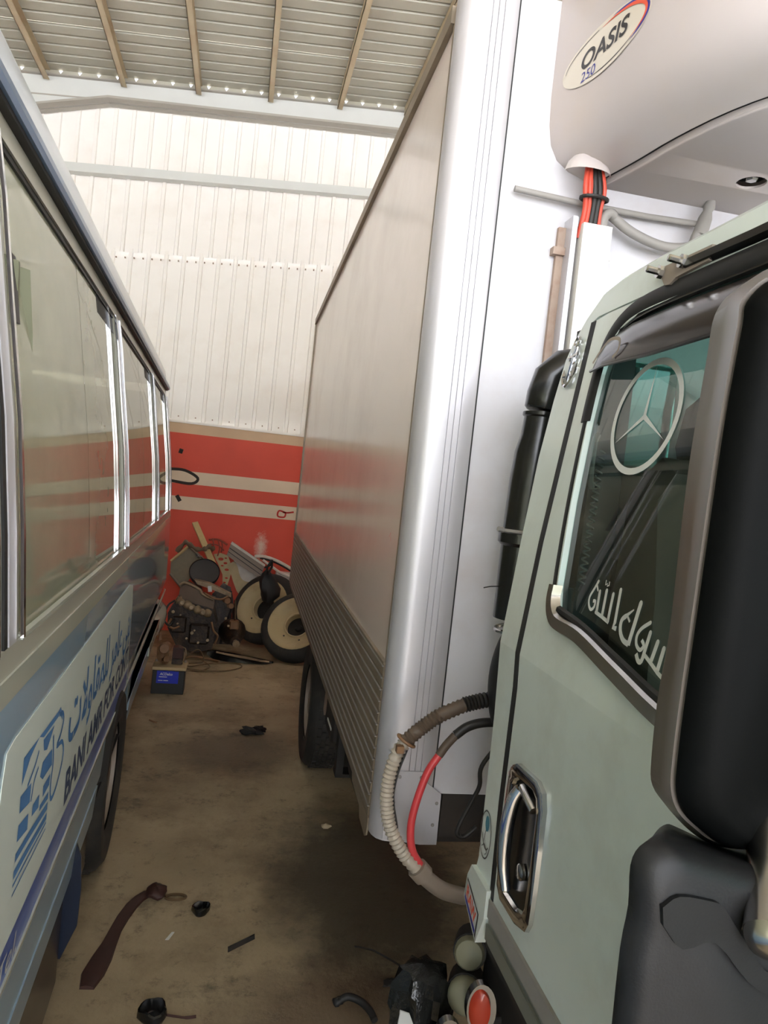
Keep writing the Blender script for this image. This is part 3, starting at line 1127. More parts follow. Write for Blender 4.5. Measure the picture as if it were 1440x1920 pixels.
wheel('wheel', bus, -0.312, WHY, 0.385, 0.385, 0.20, 1)
wheel('wheel', bus, -2.35, WHY, 0.385, 0.385, 0.20, -1)
mb = MB()
mb.prism([(-0.43, 0.52), (-0.312, 0.56), (-0.290, 0.50), (-0.282, 0.40), (-0.284, 0.28), (-0.325, 0.175), (-0.42, 0.18)], lambda u, v, d: (u, d, v), 2.36, 2.372)
obj('mud_flap', mb, 'flap_blue', bus)
mb = MB()
mb.prism([(-0.55, 0.56), (-0.35, 0.56), (-0.352, 0.12), (-0.55, 0.12)], lambda u, v, d: (u, d, v), 2.80, 2.808)
obj('mud_flap', mb, 'bus_under', bus)
# seats inside, curtain by the first post
mb = MB()
sp = [(0.0, 0), (0.02, 0.35), (0.0, 0.62), (-0.04, 0.70), (-0.10, 0.70), (-0.12, 0.62), (-0.13, 0.0)]
for i, yy in enumerate((0.9, 1.75, 2.6, 3.45, 4.3, 5.15, 5.9)):
    for xc in (-0.70, -1.15, -2.0):
        st = MB()
        st.loft([[(xc + q * w, yy + a, 1.30 + b * hgt) for a, b in sp] for q, w, hgt in ((-1, 0.21, 0.86), (-0.8, 0.22, 1.0), (0.8, 0.22, 1.0), (1, 0.21, 0.86))])
        st.box((xc - 0.21, yy - 0.46, 1.16), (xc + 0.21, yy + 0.0, 1.30), bev=0.03)
        st.box((xc - 0.03, yy - 0.3, 0.90), (xc + 0.03, yy - 0.1, 1.18))
        obj('seat', st, 'seat', bus, 40)
obj('headlining', MB().box((2 * BCX + 0.5, Y0, 2.42), (-0.50, 6.35, 2.435)), 'bus_in', bus)
mb = MB()
mb.loft([[(-0.42 - 0.02 * math.sin(k * 1.9), 1.52 + 0.055 * k * q, z) for k in range(8)] + [(-0.45, 1.52 + 0.055 * (7 - k) * q, z) for k in range(8)]
         for z, q in ((1.42, 1.0), (1.7, 0.8), (2.0, 0.5), (2.12, 0.3))])
obj('curtain', mb, 'seat', bus, 60)
# ------------------------------------------------------------------ the truck
TRUCK_M = Matrix(((0.99991, 0.01320, -0.00015, 0), (-0.01320, 0.99985, -0.01164, 0), (0.0, 0.01164, 0.99993, 0), (0, 0, 0, 1)))
truck = tag(empty('truck', (1.40, 3.0, -0.035), TRUCK_M), 'grey white delivery truck with tall refrigerated cargo box', 'truck')
XL, XR = 0.43, 2.37
YF, YB = 1.87, 6.20
ZB, ZT = 0.80, 3.04
# ---- cargo box
cargo = obj('cargo_box', MB().box((XL, YF + 0.03, ZB + 0.02), (XR, YB, ZT)), 'box', truck)
obj('front_sheet', MB().box((0.566, YF, 0.922), (XR, YF + 0.04, ZT)), 'box_front', cargo)
# fluted, rounded corner post
pl = [(0.432, 1.985), (0.424, 1.975), (0.424, 1.955), (0.417, 1.945), (0.414, 1.925), (0.418, 1.90), (0.428, 1.880), (0.444, 1.868), (0.462, 1.864)]
for xg in (0.494, 0.510, 0.526):
    pl += [(xg - 0.002, 1.864), (xg - 0.0015, 1.869), (xg + 0.0015, 1.869), (xg + 0.002, 1.864)]
pl += [(0.560, 1.864), (0.566, 1.868), (0.566, 1.90), (0.45, 1.985)]
mb = MB()
mb.prism(pl, lambda u, v, d: (u, v, d), 0.79, ZT + 0.01)
obj('corner_post', mb, 'alu', cargo, 35)
obj('corner_seal', MB().box((0.566, YF - 0.002, 0.93), (0.570, YF + 0.01, ZT)), 'black', cargo)
obj('post_edge', MB().box((0.4235, 1.984, ZB), (0.432, 1.992, ZT)), 'slat', cargo)
# lower corner plate with rivets
mb = MB()
mb.prism([(0.436, 0.985), (0.545, 0.985), (0.548, 0.955), (0.590, 0.925), (0.592, 0.785), (0.545, 0.785), (0.44, 0.80)], lambda u, v, d: (u, d, v), 1.858, 1.8635)
pp = obj('corner_plate', mb, 'alu', cargo)
mb = MB()
for a, b in ((0.47, 0.97), (0.53, 0.97), (0.46, 0.90), (0.58, 0.90), (0.575, 0.84), (0.52, 0.82)):
    mb.lathe([(0.005, 0), (0.004, 0.003), (0.0, 0.004)], (a, 1.858, b), (0, -1, 0), 8)
obj('rivets', mb, 'grey_conduit', cargo, kind='stuff')
# kick panel of narrow aluminium slats, each its own strip
n = 13
hz = 0.436 / n
for i in range(n):
    z = ZB + i * hz
    mb = MB()
    mb.box((0.420, 1.985, z + 0.0015), (0.431, YB - 0.005, z + hz - 0.0015), bev=0.0012)
    mb.cur = 1
    mb.box((0.4165, 1.985, z + hz - 0.0055), (0.421, YB - 0.005, z + hz - 0.002))
    obj('kick_slat', mb, ['slat', 'grey_conduit'], cargo)
obj('kick_top_trim', MB().box((0.419, 1.985, 1.236), (0.432, YB, 1.244)), 'slat', cargo)
obj('bottom_rail', MB().box((0.425, 1.90, 0.785), (0.50, YB, 0.802)), 'slat', cargo)
# torn lower edge of the kick panel near the front
mb = MB()
mb.prism([(1.975, 0.80), (2.30, 0.80), (2.28, 0.775), (2.12, 0.768), (2.10, 0.74), (2.0, 0.735), (1.975, 0.75)], lambda u, v, d: (d, u, v), 0.420, 0.424)
obj('skirt_flap', mb, 'slat', cargo)
obj('top_rail', MB().box((0.414, 1.985, ZT - 0.035), (0.45, YB, ZT + 0.012)), 'slat', cargo)
obj('roof_sheet', MB().box((XL, YF, ZT), (XR, YB, ZT + 0.01)), 'box_front', cargo)
obj('rear_post', MB().box((0.420, YB - 0.03, ZB), (0.47, YB + 0.02, ZT)), 'slat', cargo)
# pen marks on the side
mb = MB()
ribbon(mb, [(2.15, 1.585), (2.13, 1.60), (2.12, 1.575)], 0.002, lambda u, v: (XL - 0.0006, u, v))
obj('pen_mark', mb, 'graffiti_red', cargo)

# ---- refrigeration unit on the front wall
out = [(0.68, 1.87), (0.684, 1.84), (0.700, 1.76), (0.718, 1.66), (0.742, 1.50), (0.79, 1.32), (0.87, 1.17), (1.0, 1.08), (1.2, 1.04), (1.43, 1.03)]
out = out + [(2.86 - x, y) for x, y in out[-2::-1]]
# finer outline
o2 = []
P = [Vector((a, b, 0)) for a, b in out]
for p in spline(out and [(a, b, 0) for a, b in out], 3):
    o2.append((p.x, p.y))
NB = len(o2)


def ring(z, ins):
    f = 1 - ins / 0.75
    return [(1.43 + (a - 1.43) * f, 1.87 + (b - 1.87) * f, z) for a, b in o2]


rings = [ring(z, i) for z, i in ((3.36, 0.06), (3.33, 0.02), (3.28, 0.0), (2.80, 0.0), (2.73, 0.004), (2.68, 0.014), (2.645, 0.035), (2.622, 0.07), (2.610, 0.11), (2.606, 0.150), (2.612, 0.152))]
mb = MB()
mb.loft(rings, cap=False, closed=False)
mb.add(rings[0], [tuple(range(NB))])
fridge = obj('refrigeration_unit', mb, 'fridge', truck, 40)
mb = MB()
rr = [ring(2.612, 0.164), ring(2.600, 0.166), ring(2.597, 0.173)]
mb.loft(rr, cap=False, closed=False)
ins = rr[-1]
# flat bottom cover with a round opening
hc = (1.165, 1.685)
hole = [(hc[0] + 0.036 * math.cos(2 * PI * k / 20), hc[1] + 0.036 * math.sin(2 * PI * k / 20)) for k in range(20)]
mb.plate([[(a, b) for a, b, c in ins], hole], lambda u, v, d: (u, v, d), 2.597, 2.603)
obj('bottom_cover', mb, 'fridge', fridge, 40)
obj('cover_gap', MB().loft([ring(2.6135, 0.150), ring(2.6135, 0.18)], cap=False, closed=False), 'black', fridge)
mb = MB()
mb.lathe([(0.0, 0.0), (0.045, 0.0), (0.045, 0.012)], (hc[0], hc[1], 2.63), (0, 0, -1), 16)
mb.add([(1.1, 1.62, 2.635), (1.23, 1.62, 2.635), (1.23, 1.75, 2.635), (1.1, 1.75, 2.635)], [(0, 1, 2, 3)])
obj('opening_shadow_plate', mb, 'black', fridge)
mb = MB()
mb.lathe([(0.016, 0.03), (0.016, 0.0), (0.012, -0.004), (0.006, -0.004)], (hc[0], hc[1], 2.605), (0, 0, 1), 6, cap=True)
obj('bolt', mb, 'chrome_dull', fridge)
# wire outlet hood
mb = MB()
prof = [(0.0, 0.0), (0.035, 0.0), (0.055, -0.012), (0.062, -0.03)]
mb.loft([[(0.775 + q * 0.055 * math.cos(a) * (1 if q else 1), 1.80 - 0.035 * math.sin(a) * q, z) for a in [PI * k / 10 for k in range(11)]] for q, z in ((0.75, 2.632), (1.0, 2.616), (1.15, 2.592))], cap=False, closed=False)
obj('cable_hood', mb, 'fridge', fridge, 50)
# badge on the flank: plate, rings, lettering
def bfn(d):
    # flank plane through (0.700,1.76) .. (0.742,1.50)
    a = Vector((0.700, 1.76, 0)); b = Vector((0.742, 1.50, 0))
    u_ = (b - a).normalized(); n_ = Vector((u_.y, -u_.x, 0))
    if n_.x > 0:
        n_ = -n_
    def f(u, v):
        # u runs along the text line, tilted slightly upwards; flank is slightly curved
        ca, sa = math.cos(BT), math.sin(BT)
        s_, t_ = u * ca - v * sa, u * sa + v * ca
        p = a + u_ * (s_ + 0.105)
        yy = p.y
        # x of the outline at this y
        x_ = None
        for (xa, ya), (xb, yb) in zip(o2[:-1], o2[1:]):
            if yb <= yy <= ya:
                x_ = xa + (xb - xa) * (ya - yy) / max(1e-9, ya - yb)
                break
        x_ = p.x if x_ is None else x_
        return (x_ - d, yy, 2.824 + t_)
    return f


BT = math.radians(1.0)


def ell(a, b, n=40, t0=0.0, t1=2 * PI):
    return [(a * math.cos(t0 + (t1 - t0) * k / n), b * math.sin(t0 + (t1 - t0) * k / n)) for k in range(n + 1)]


def fanpoly(pts, fn):
    mb = MB()
    c = (sum(p[0] for p in pts) / len(pts), sum(p[1] for p in pts) / len(pts))
    n = len(pts)
    mid = [(c[0] + (p[0] - c[0]) * 0.5, c[1] + (p[1] - c[1]) * 0.5) for p in pts]
    vs = [fn(*c)] + [fn(*p) for p in mid] + [fn(*p) for p in pts]
    fs = [(0, 1 + i, 1 + (i + 1) % n) for i in range(n)] + [(1 + i, 1 + n + i, 1 + n + (i + 1) % n, 1 + (i + 1) % n) for i in range(n)]
    return mb.add(vs, fs)


badge = obj('badge', fanpoly(ell(0.165, 0.062)[:-1], bfn(0.0012)), 'badge', fridge, 60)
mb = MB()
ribbon(mb, ell(0.152, 0.052, 26, math.radians(100), math.radians(175)), [0.0015 + 0.003 * (k / 26.0) * (1 - k / 26.0) for k in range(27)], bfn(0.0022))
ribbon(mb, ell(0.152, 0.052, 20, math.radians(250), math.radians(315)), [0.001 + 0.006 * (k / 20.0) * (1 - k / 20.0) for k in range(21)], bfn(0.0022))
t_, w_ = text_mb('OASIS', lambda u, v: (u, v, 0), 0.040, shear=0.18, bold=0.0014)
k = 0.185 / w_
f = bfn(0.0022)
t_.v = [f(-0.092 + p[0] * k, -0.016 + p[1]) for p in t_.v]
mb.add(t_.v, t_.f)
obj('badge_lettering', mb, 'ink_black', fridge)
t_, w_ = text_mb('250', lambda u, v: (u, v, 0), 0.024, shear=0.12)
k = 0.058 / w_
t_.v = [f(-0.085 + p[0] * k, -0.048 + p[1]) for p in t_.v]
mb = MB()
mb.add(t_.v, t_.f)
ribbon(mb, ell(0.155, 0.055, 24, math.radians(-50), math.radians(80)), [0.012 * math.sin(PI * k / 24.0) + 0.0005 for k in range(25)], bfn(0.0019))
obj('badge_lettering', mb, 'ink_blue', fridge)
mb = MB()
ribbon(mb, ell(0.151, 0.050, 24, math.radians(-48), math.radians(95)), [0.008 * math.sin(PI * k / 24.0) + 0.0005 for k in range(25)], bfn(0.0024))
obj('badge_swoosh', mb, 'ink_orange', fridge)

# ---- fittings on the front wall of the box
mb = MB()
mb.box((0.782, 1.80, 0.95), (0.862, 1.87, 2.472))
obj('cable_trunking', mb, 'white_plastic', truck)
obj('trunking_bracket', MB().box((0.758, 1.815, 1.5), (0.772, 1.87, 2.49)), 'alu', truck)
mb = MB()
mb.box((0.738, 1.855, 1.9), (0.760, 1.868, 2.47))
obj('tape_strip', mb, 'rust', truck)
for z in (2.40, 1.86):
    obj('cable_clip', MB().box((0.86, 1.84, z), (0.885, 1.868, z + 0.022)), 'white_plastic', truck)
obj('cable_clip', MB().box((0.725, 1.845, 2.395), (0.765, 1.868, 2.415)), 'rust', truck)
mb = MB()
mb.tube([(0.600, 1.845, 2.542), (0.80, 1.845, 2.535), (0.98, 1.845, 2.535), (1.125, 1.84, 2.538)], 0.0085, 8)
obj('drain_rod', mb, 'grey_conduit', truck, 50)
mb = MB()
mb.tube(spline([(0.865, 1.83, 2.515), (0.93, 1.82, 2.475), (1.02, 1.82, 2.455), (1.10, 1.825, 2.468), (1.118, 1.825, 2.50), (1.128, 1.825, 2.515)], 5), 0.013, 10)
obj('drain_hose', mb, 'grey_conduit', truck, 50)
mb = MB()
mb.lathe([(0.012, 0.0), (0.016, 0.02), (0.012, 0.03), (0.018, 0.05), (0.020, 0.10)], (1.150, 1.825, 2.60), (-0.22, 0.02, -1), 12)
obj('drain_elbow', mb, 'grey_conduit', truck, 50)
for i, (dx, mm, r) in enumerate(((-0.026, 'wire_red', 0.007), (-0.014, 'wire_red', 0.007), (0.0, 'hose_dark', 0.009), (0.014, 'hose_dark', 0.008), (0.027, 'wire_red', 0.006), (-0.006, 'wire_red', 0.005))):
    mb = MB()
    x0 = 0.80 + dx
    mb.tube(spline([(0.790 + dx * 0.6, 1.80, 2.63), (x0 - 0.002, 1.795, 2.56), (0.805 + dx * 0.8, 1.81, 2.51), (0.808 + dx, 1.83, 2.44)], 5), r, 8)
    obj('cable', mb, mm, truck, 50)
mb = MB()
mb.tube([(0.803 + 0.036 * math.cos(a), 1.803 + 0.022 * math.sin(a), 2.535) for a in [2 * PI * k / 16 for k in range(16)]], 0.005, 6, closed=True)
obj('cable_tie', mb, 'hose_dark', truck, 50)
mb = MB()
mb.tube(spline([(0.845, 1.825, 2.46), (0.845, 1.82, 2.50), (0.86, 1.82, 2.515), (0.875, 1.825, 2.51)], 4), 0.013, 8)
obj('cable_gland', mb, 'grey_conduit', truck, 50)

# ---- chassis under the box
obj('chassis_rail', MB().box((0.98, -0.4, 0.50), (1.05, 6.1, 0.70)), 'dark', truck)
obj('chassis_rail', MB().box((1.75, -0.4, 0.50), (1.82, 6.1, 0.70)), 'dark', truck)
for yy in (2.1, 2.9, 3.6, 5.2, 5.9):
    obj('cross_member', MB().box((0.47, yy, 0.68), (2.33, yy + 0.07, 0.785)), 'dark', truck)
obj('floor_frame', MB().box((0.50, 1.92, 0.762), (2.30, 6.15, 0.81)), 'dark', truck)
mb = MB()
mb.box((0.60, 1.875, 0.80), (2.3, 1.93, 0.922))
obj('front_sill', mb, 'dark', truck)
# air tank, bracket and reflector hung from the frame
mb = MB()
mb.lathe([(0.0, 0.0), (0.06, 0.005), (0.09, 0.03), (0.10, 0.06), (0.10, 0.42), (0.09, 0.45), (0.06, 0.475), (0.0, 0.48)], (0.60, 2.42, 0.60), (0.0, 1, 0), 20)
obj('air_tank', mb, 'dark', truck, 40)
mb = MB()
mb.box((0.47, 2.94, 0.50), (0.50, 3.00, 0.80))
mb.box((0.47, 2.94, 0.50), (0.72, 3.02, 0.515))
mb.box((0.50, 2.96, 0.62), (0.72, 3.02, 0.64))
obj('tank_bracket', mb, 'dark', truck)
mb = MB()
mb.box((0.452, 3.05, 0.60), (0.60, 3.30, 0.79), bev=0.01)
obj('tool_box', mb, 'dark', truck)
mb = MB()
mb.box((0.448, 3.06, 0.655), (0.4515, 3.20, 0.665))
obj('reflector_tape', mb, 'ink_white', truck)
mb = MB()
mb.prism([(3.35, 0.80), (3.42, 0.80), (3.46, 0.62), (3.42, 0.60), (3.36, 0.70)], lambda u, v, d: (d, u, v), 0.46, 0.468)
obj('hanger_bracket', mb, 'rust', truck)

wheel('wheel', truck, 0.490, 4.46, 0.333, 0.385, 0.20, -1)
wheel('wheel', truck, 0.715, 4.46, 0.333, 0.385, 0.20, -1, tread=False)
wheel('wheel', truck, 2.31, 4.46, 0.333, 0.385, 0.20, 1, tread=False)
wheel('wheel', truck, 2.085, 4.46, 0.333, 0.385, 0.20, 1, tread=False)
wheel('wheel', truck, 0.60, 0.20, 0.38, 0.385, 0.20, -1, tread=False)
wheel('wheel', truck, 2.20, 0.20, 0.38, 0.385, 0.20, 1, tread=False)
mb = MB()
mb.tube([(0.6, 4.46, 0.34), (2.2, 4.46, 0.34)], 0.06, 10)
mb.tube([(0.7, 0.20, 0.38), (2.1, 0.20, 0.38)], 0.05, 10)
obj('axle', mb, 'dark', truck, 40)

# ---- cab
def cx(z):
    return 0.535 if z < 1.45 else 0.535 + (z - 1.45) * 0.1458


CAB_BOT = 0.905
prof = [(-0.45, 0.60), (-0.45, 1.30), (-0.30, 1.62), (-0.02, 2.06), (0.10, 2.155), (0.30, 2.185), (0.75, 2.190), (1.16, 2.186), (1.28, 2.180), (1.352, 2.166), (1.403, 2.128), (1.440, 2.085), (1.458, 2.05),
        (1.468, 1.965), (1.471, 1.84), (1.452, 1.66), (1.425, 1.45), (1.412, 1.30), (1.408, 1.10), (1.406, 1.0), (1.418, 0.955), (1.420, 0.905)]
# skin swept across the width, rounded where it meets the flanks
def skin_rings():
    rr = []
    for off, ins in ((0.0, 0.016), (0.006, 0.006), (0.018, 0.0), (0.10, -0.004)):
        rr.append((off, ins))
    return rr


def inset(p, d):
    c = (0.55, 1.45)
    v = Vector((p[0] - c[0], p[1] - c[1]))
    L_ = v.length
    v = v * (1 - d / L_)
    return (c[0] + v.x, c[1] + v.y)


CABW = 2.80                                        # mirror plane: x -> CABW - x
rows = []
for off, ins in skin_rings():
    rows.append([(cx(p[1]) + off, *inset(p, ins)) for p in prof])
xi = 0.745
XW = (xi, 0.872, CABW - 0.872, CABW - xi)
for q in XW:
    rows.append([(q, *inset(p, -0.004)) for p in prof])
for off, ins in skin_rings()[::-1]:
    rows.append([(CABW - cx(p[1]) - off, *inset(p, ins)) for p in prof])
mb = MB()
nP = len(prof)
vs = [p for r in rows for p in r]
fs = []
for i in range(len(rows) - 1):
    for k_ in range(nP - 1):
        if i in (4, 5, 6) and k_ == 2:             # windscreen opening
            continue
        if i in (4, 6) and k_ in (12, 13):         # two small rear windows
            continue
        fs.append((i * nP + k_, i * nP + k_ + 1, (i + 1) * nP + k_ + 1, (i + 1) * nP + k_))
mb.add(vs, fs)
cabin = obj('cab', mb, 'cab', truck, 50)
for xa, xb in ((XW[0], XW[1]), (XW[2], XW[3])):
    obj('rear_window', MB().box((xa - 0.01, 1.448, 1.82), (xb + 0.01, 1.452, 2.06)), 'glass_cab', cabin)
mb = MB()
mb.add([(xi, -0.30, 1.62), (CABW - xi, -0.30, 1.62), (CABW - xi, -0.02, 2.06), (xi, -0.02, 2.06)], [(0, 1, 2, 3)])
obj('windscreen', mb, 'glass_cab', cabin)


def cfn(d):
    return lambda u, v, w=0.0: (cx(v) - d - w, u, v)


def cfr(d):
    return lambda u, v, w=0.0: (CABW - cx(v) + d + w, u, v)


def panel(loop, d0, d1, holes=(), fn=cfn):
    """plate on the cab flank, split at the tumblehome line z = 1.45 so that it follows both planes"""
    mb = MB()
    def clip(poly, up):
        outp = []
        n = len(poly)
        for i in range(n):
            a, b = poly[i], poly[(i + 1) % n]
            ia = (a[1] >= 1.45) if up else (a[1] <= 1.45)
            ib = (b[1] >= 1.45) if up else (b[1] <= 1.45)
            if ia:
                outp.append(a)
            if ia != ib:
                t = (1.45 - a[1]) / (b[1] - a[1])
                outp.append((a[0] + (b[0] - a[0]) * t, 1.45))
        return outp
    for up in (False, True):
        c = clip(loop, up)
        if len(c) >= 3:
            hs = [h for h in holes] if up else []
            mb.plate([c] + hs, lambda u, v, d: fn(d)(u, v), d0, d1)
    return mb


SHUT = [(1.296, 0.972), (1.304, 1.157), (1.300, 1.384), (1.331, 1.666), (1.340, 1.874), (1.349, 2.105)]
side_rear = [(q[0], q[1]) for q in [inset(p, 0.016) for p in prof] if q[1] > 0.92 and q[0] > 1.1]
# rear quarter and roof side
roofside = [(q[0], q[1]) for q in [inset(p, 0.016) for p in prof] if q[1] > 2.05 and q[0] <= 1.16 and q[0] > -0.1]
TOPD = [(1.340, 2.112), (1.25, 2.114), (1.05, 2.116), (0.30, 2.116), (0.02, 2.02)]
frame = roofside + side_rear + [(1.30, 0.905)] + [(1.304, 0.972)] + [(a + 0.011, b) for a, b in SHUT[1:]] + TOPD
for fn in (cfn, cfr):
    obj('side_frame', panel(frame, 0.0, -0.012, fn=fn), 'cab', cabin)
# dark shut gap behind the door edge
gap = [(a + 0.03, b) for a, b in SHUT] + [(a - 0.04, b) for a, b in SHUT[::-1]]
obj('door_gap', panel([(a + 0.014, b) for a, b in SHUT] + [(a - 0.006, b) for a, b in SHUT[::-1]], 0.0012, -0.006), 'black', cabin)
# door
WIN = [(1.196, 1.545), (1.220, 1.60), (1.250, 1.75), (1.268, 1.90), (1.270, 1.99), (1.262, 2.035), (1.235, 2.068), (1.18, 2.085), (1.05, 2.09), (0.30, 2.09), (0.10, 1.95), (-0.1, 1.60), (0.20, 1.482), (0.55, 1.482), (0.80, 1.490), (0.95, 1.512), (1.08, 1.536), (1.16, 1.541)]
door_l = [(a - 0.001, b) for a, b in SHUT] + [(1.30, 2.110), (1.05, 2.112), (0.30, 2.112), (0.04, 2.02), (-0.15, 1.75), (-0.30, 1.45), (-0.35, 0.972)]
for fn in (cfn, cfr):
    dr = obj('door', panel(door_l, 0.0, -0.012, [WIN], fn=fn), 'cab', truck)
    if fn is cfn:
        door = dr
obj('door_lining', MB().box((0.56, -0.3, 0.95), (0.60, 1.28, 1.46)), 'interior', door)
# window glass
for fn, pr in ((cfn, door),):
    mb = MB()
    gl_ = [(1.270, 2.06), (1.262, 1.52), (-0.1, 1.46), (-0.1, 1.62), (0.10, 1.96), (0.30, 2.10), (1.2, 2.10)]
    mb.plate([[p for p in gl_]], lambda u, v, d: (cfn(d)(u, max(v, 1.45))[0], u, v), -0.010, -0.0102)
    mb.f = mb.f[:len(mb.f) // 2]
    tri = tessellate_polygon([[Vector((a, b, 0)) for a, b in gl_]])
    mb = MB()
    mb.add([cfn(-0.011)(a, b) for a, b in gl_], [tuple(t) for t in tri])
    obj('window_glass', mb, 'glass_cab', door)


def rail(pts, w, d, th, m, name, par):
    """raised strip along 2D pts on the cab flank, width w, thickness th"""
    mb = MB()
    P2 = [Vector(p) for p in pts]
    n = len(P2)
    rings_ = []
    for i in range(n):
        t = (P2[min(i + 1, n - 1)] - P2[max(i - 1, 0)]).normalized()
        q = Vector((-t.y, t.x)) * w / 2
        a, b = P2[i] + q, P2[i] - q
        m1, m2 = P2[i] + q * 0.55, P2[i] - q * 0.55
        rings_.append([cfn(d)(a.x, a.y), cfn(d + th)(m1.x, m1.y), cfn(d + th)(m2.x, m2.y), cfn(d)(b.x, b.y)])
    mb.loft(rings_, cap=True, closed=True)
    return obj(name, mb, m, par, 45)


top_arc = sp2([(1.205, 1.545), (1.232, 1.60), (1.262, 1.75), (1.279, 1.90), (1.282, 1.99), (1.272, 2.045), (1.24, 2.082), (1.18, 2.10), (1.05, 2.104), (0.7, 2.104), (0.28, 2.102)], 5)
rail(top_arc[:16], 0.022, -0.002, 0.003, 'black', 'window_seal', door)
rail(top_arc[15:], 0.034, -0.002, 0.006, 'black', 'weatherstrip', door)
rail(sp2([(1.262, 2.03), (1.235, 2.064), (1.18, 2.082), (1.05, 2.088), (0.7, 2.088), (0.28, 2.086)], 4), 0.016, -0.006, 0.004, 'black_gloss', 'drip_channel', door)
rail([(1.05, 2.134), (0.9, 2.131), (0.3, 2.131)], 0.022, 0.0, 0.012, 'black_gloss', 'roof_gutter', cabin)
# chrome sill under the window
rail(sp2([(1.215, 1.600), (1.212, 1.575), (1.196, 1.552), (1.165, 1.540), (1.08, 1.536), (0.95, 1.512), (0.80, 1.488), (0.55, 1.478), (0.1, 1.475)], 5), 0.034, 0.0, 0.014, 'chrome_dull', 'sill_trim', door)
rail(sp2([(1.185, 1.562), (1.08, 1.551), (0.95, 1.528), (0.80, 1.506), (0.55, 1.497), (0.1, 1.495)], 5), 0.012, 0.002, 0.006, 'black', 'sill_seal', door)
# wind deflector above the glass
vl = [(1.285, 1.995), (1.20, 1.992), (1.05, 1.988), (0.92, 1.990), (0.6, 1.992), (0.25, 1.990)]
vu = [(1.282, 2.030), (1.235, 2.054), (1.18, 2.066), (1.05, 2.070), (0.6, 2.070), (0.25, 2.068)]
mb = MB()
vs_ = []
nv = len(vl)
for k_ in range(nv):
    a, b = Vector(vl[k_]), Vector(vu[k_])
    for t, d in ((0, 0.030), (0.12, 0.032), (0.45, 0.028), (0.8, 0.018), (1.0, 0.006)):
        p = a.lerp(b, t)
        dd = d if k_ > 0 else d * 0.3
        vs_.append(cfn(dd)(p.x, p.y))
mb.add(vs_, [(i * 5 + j, (i + 1) * 5 + j, (i + 1) * 5 + j + 1, i * 5 + j + 1) for i in range(nv - 1) for j in range(4)])
deflector = obj('wind_deflector', mb, 'smoke', door, 50)
mb = MB()
mb.tube([cfn(0.031 if i else 0.012)(a, b) for i, (a, b) in enumerate(vl)], 0.003, 6)
obj('deflector_edge', mb, 'black_gloss', deflector, 50)
mb = MB()
ribbon(mb, sp2([(1.235, 2.0), (1.215, 2.02), (1.19, 2.035), (1.155, 2.03), (1.15, 2.01), (1.165, 2.0)], 4), 0.006, lambda u, v: cfn(0.034)(u, v))
obj('wear_mark', mb, 'grey_steel', deflector)
# moulding along the foot of the door
for k_, (z0, z1, d, m_) in enumerate(((0.938, 0.972, 0.006, 'grey_conduit'), (0.925, 0.938, 0.002, 'moulding'), (0.895, 0.925, 0.006, 'moulding'), (0.880, 0.895, 0.003, 'dark'))):
    obj('door_moulding', MB().box((0.535 - d, -0.3, z0), (0.56, 1.298, z1)), m_, door)
# flared lower corner with sticker
mb = MB()
mb.prism([(1.418, 0.955), (1.425, 0.905), (1.335, 0.862), (1.304, 0.93), (1.304, 0.985), (1.40, 0.985)], lambda u, v, d: (0.535 + d, u, v), -0.010, 0.02)
obj('corner_flare', mb, 'cab', cabin)


def quad_fn(q, d):
    """bilinear map of the unit square onto four flank points (bl, br, tr, tl)"""
    def f(u, v):
        a = (q[0][0] * (1 - u) + q[1][0] * u, q[0][1] * (1 - u) + q[1][1] * u)
        b = (q[3][0] * (1 - u) + q[2][0] * u, q[3][1] * (1 - u) + q[2][1] * u)
        return (0.535 - d, a[0] * (1 - v) + b[0] * v, a[1] * (1 - v) + b[1] * v)
    return f


q4 = [(1.418, 0.906), (1.336, 0.870), (1.330, 0.922), (1.412, 0.952)]
for loop, m_, d in (([(0, 0), (1, 0), (1, 1), (0, 1)], 'ink_black', 0.0108), ([(0.05, 0.08), (0.95, 0.08), (0.95, 0.93), (0.05, 0.93)], 'ink_white', 0.0114), ([(0.05, 0.08), (0.95, 0.08), (0.95, 0.26), (0.05, 0.26)], 'ink_blue', 0.0120)):
    mb = MB()
    f = quad_fn(q4, d)
    mb.add([f(*p) for p in loop], [(0, 1, 2, 3)])
    obj('sticker', mb, m_, cabin)
t_, w_ = text_mb('RAW', lambda u, v: (u, v, 0), 0.52, bold=0.02)
f = quad_fn(q4, 0.0124)
t_.v = [f(0.10 + p[0] * 0.80 / w_, 0.34 + p[1]) for p in t_.v]
obj('sticker_lettering', t_, 'ink_orange', cabin)
# oval palm emblem
oc = (1.366, 1.066)
oe = [(oc[0] + 0.030 * math.cos(a), oc[1] + 0.047 * math.sin(a)) for a in [2 * PI * k / 32 for k in range(33)]]
mb = MB()
ribbon(mb, oe, 0.003, lambda u, v: cfn(0.0012)(u, v))
ribbon(mb, [(1.372, 1.05), (1.366, 1.075)], 0.0022, lambda u, v: cfn(0.0012)(u, v))
ribbon(mb, sp2([(1.386, 1.062), (1.372, 1.045), (1.356, 1.04), (1.346, 1.048)], 4), 0.003, lambda u, v: cfn(0.0012)(u, v))
ribbon(mb, sp2([(1.38, 1.036), (1.366, 1.046), (1.352, 1.036), (1.36, 1.028)], 4), 0.002, lambda u, v: cfn(0.0012)(u, v))
obj('oval_sticker', mb, 'ink_black', cabin)
mb = fanpoly([(1.362 + 0.011 * math.cos(a), 1.090 + 0.016 * math.sin(a)) for a in [2 * PI * k / 12 for k in range(12)]], lambda u, v: cfn(0.0014)(u, v))
obj('oval_sticker', mb, 'sticker_palm', cabin)
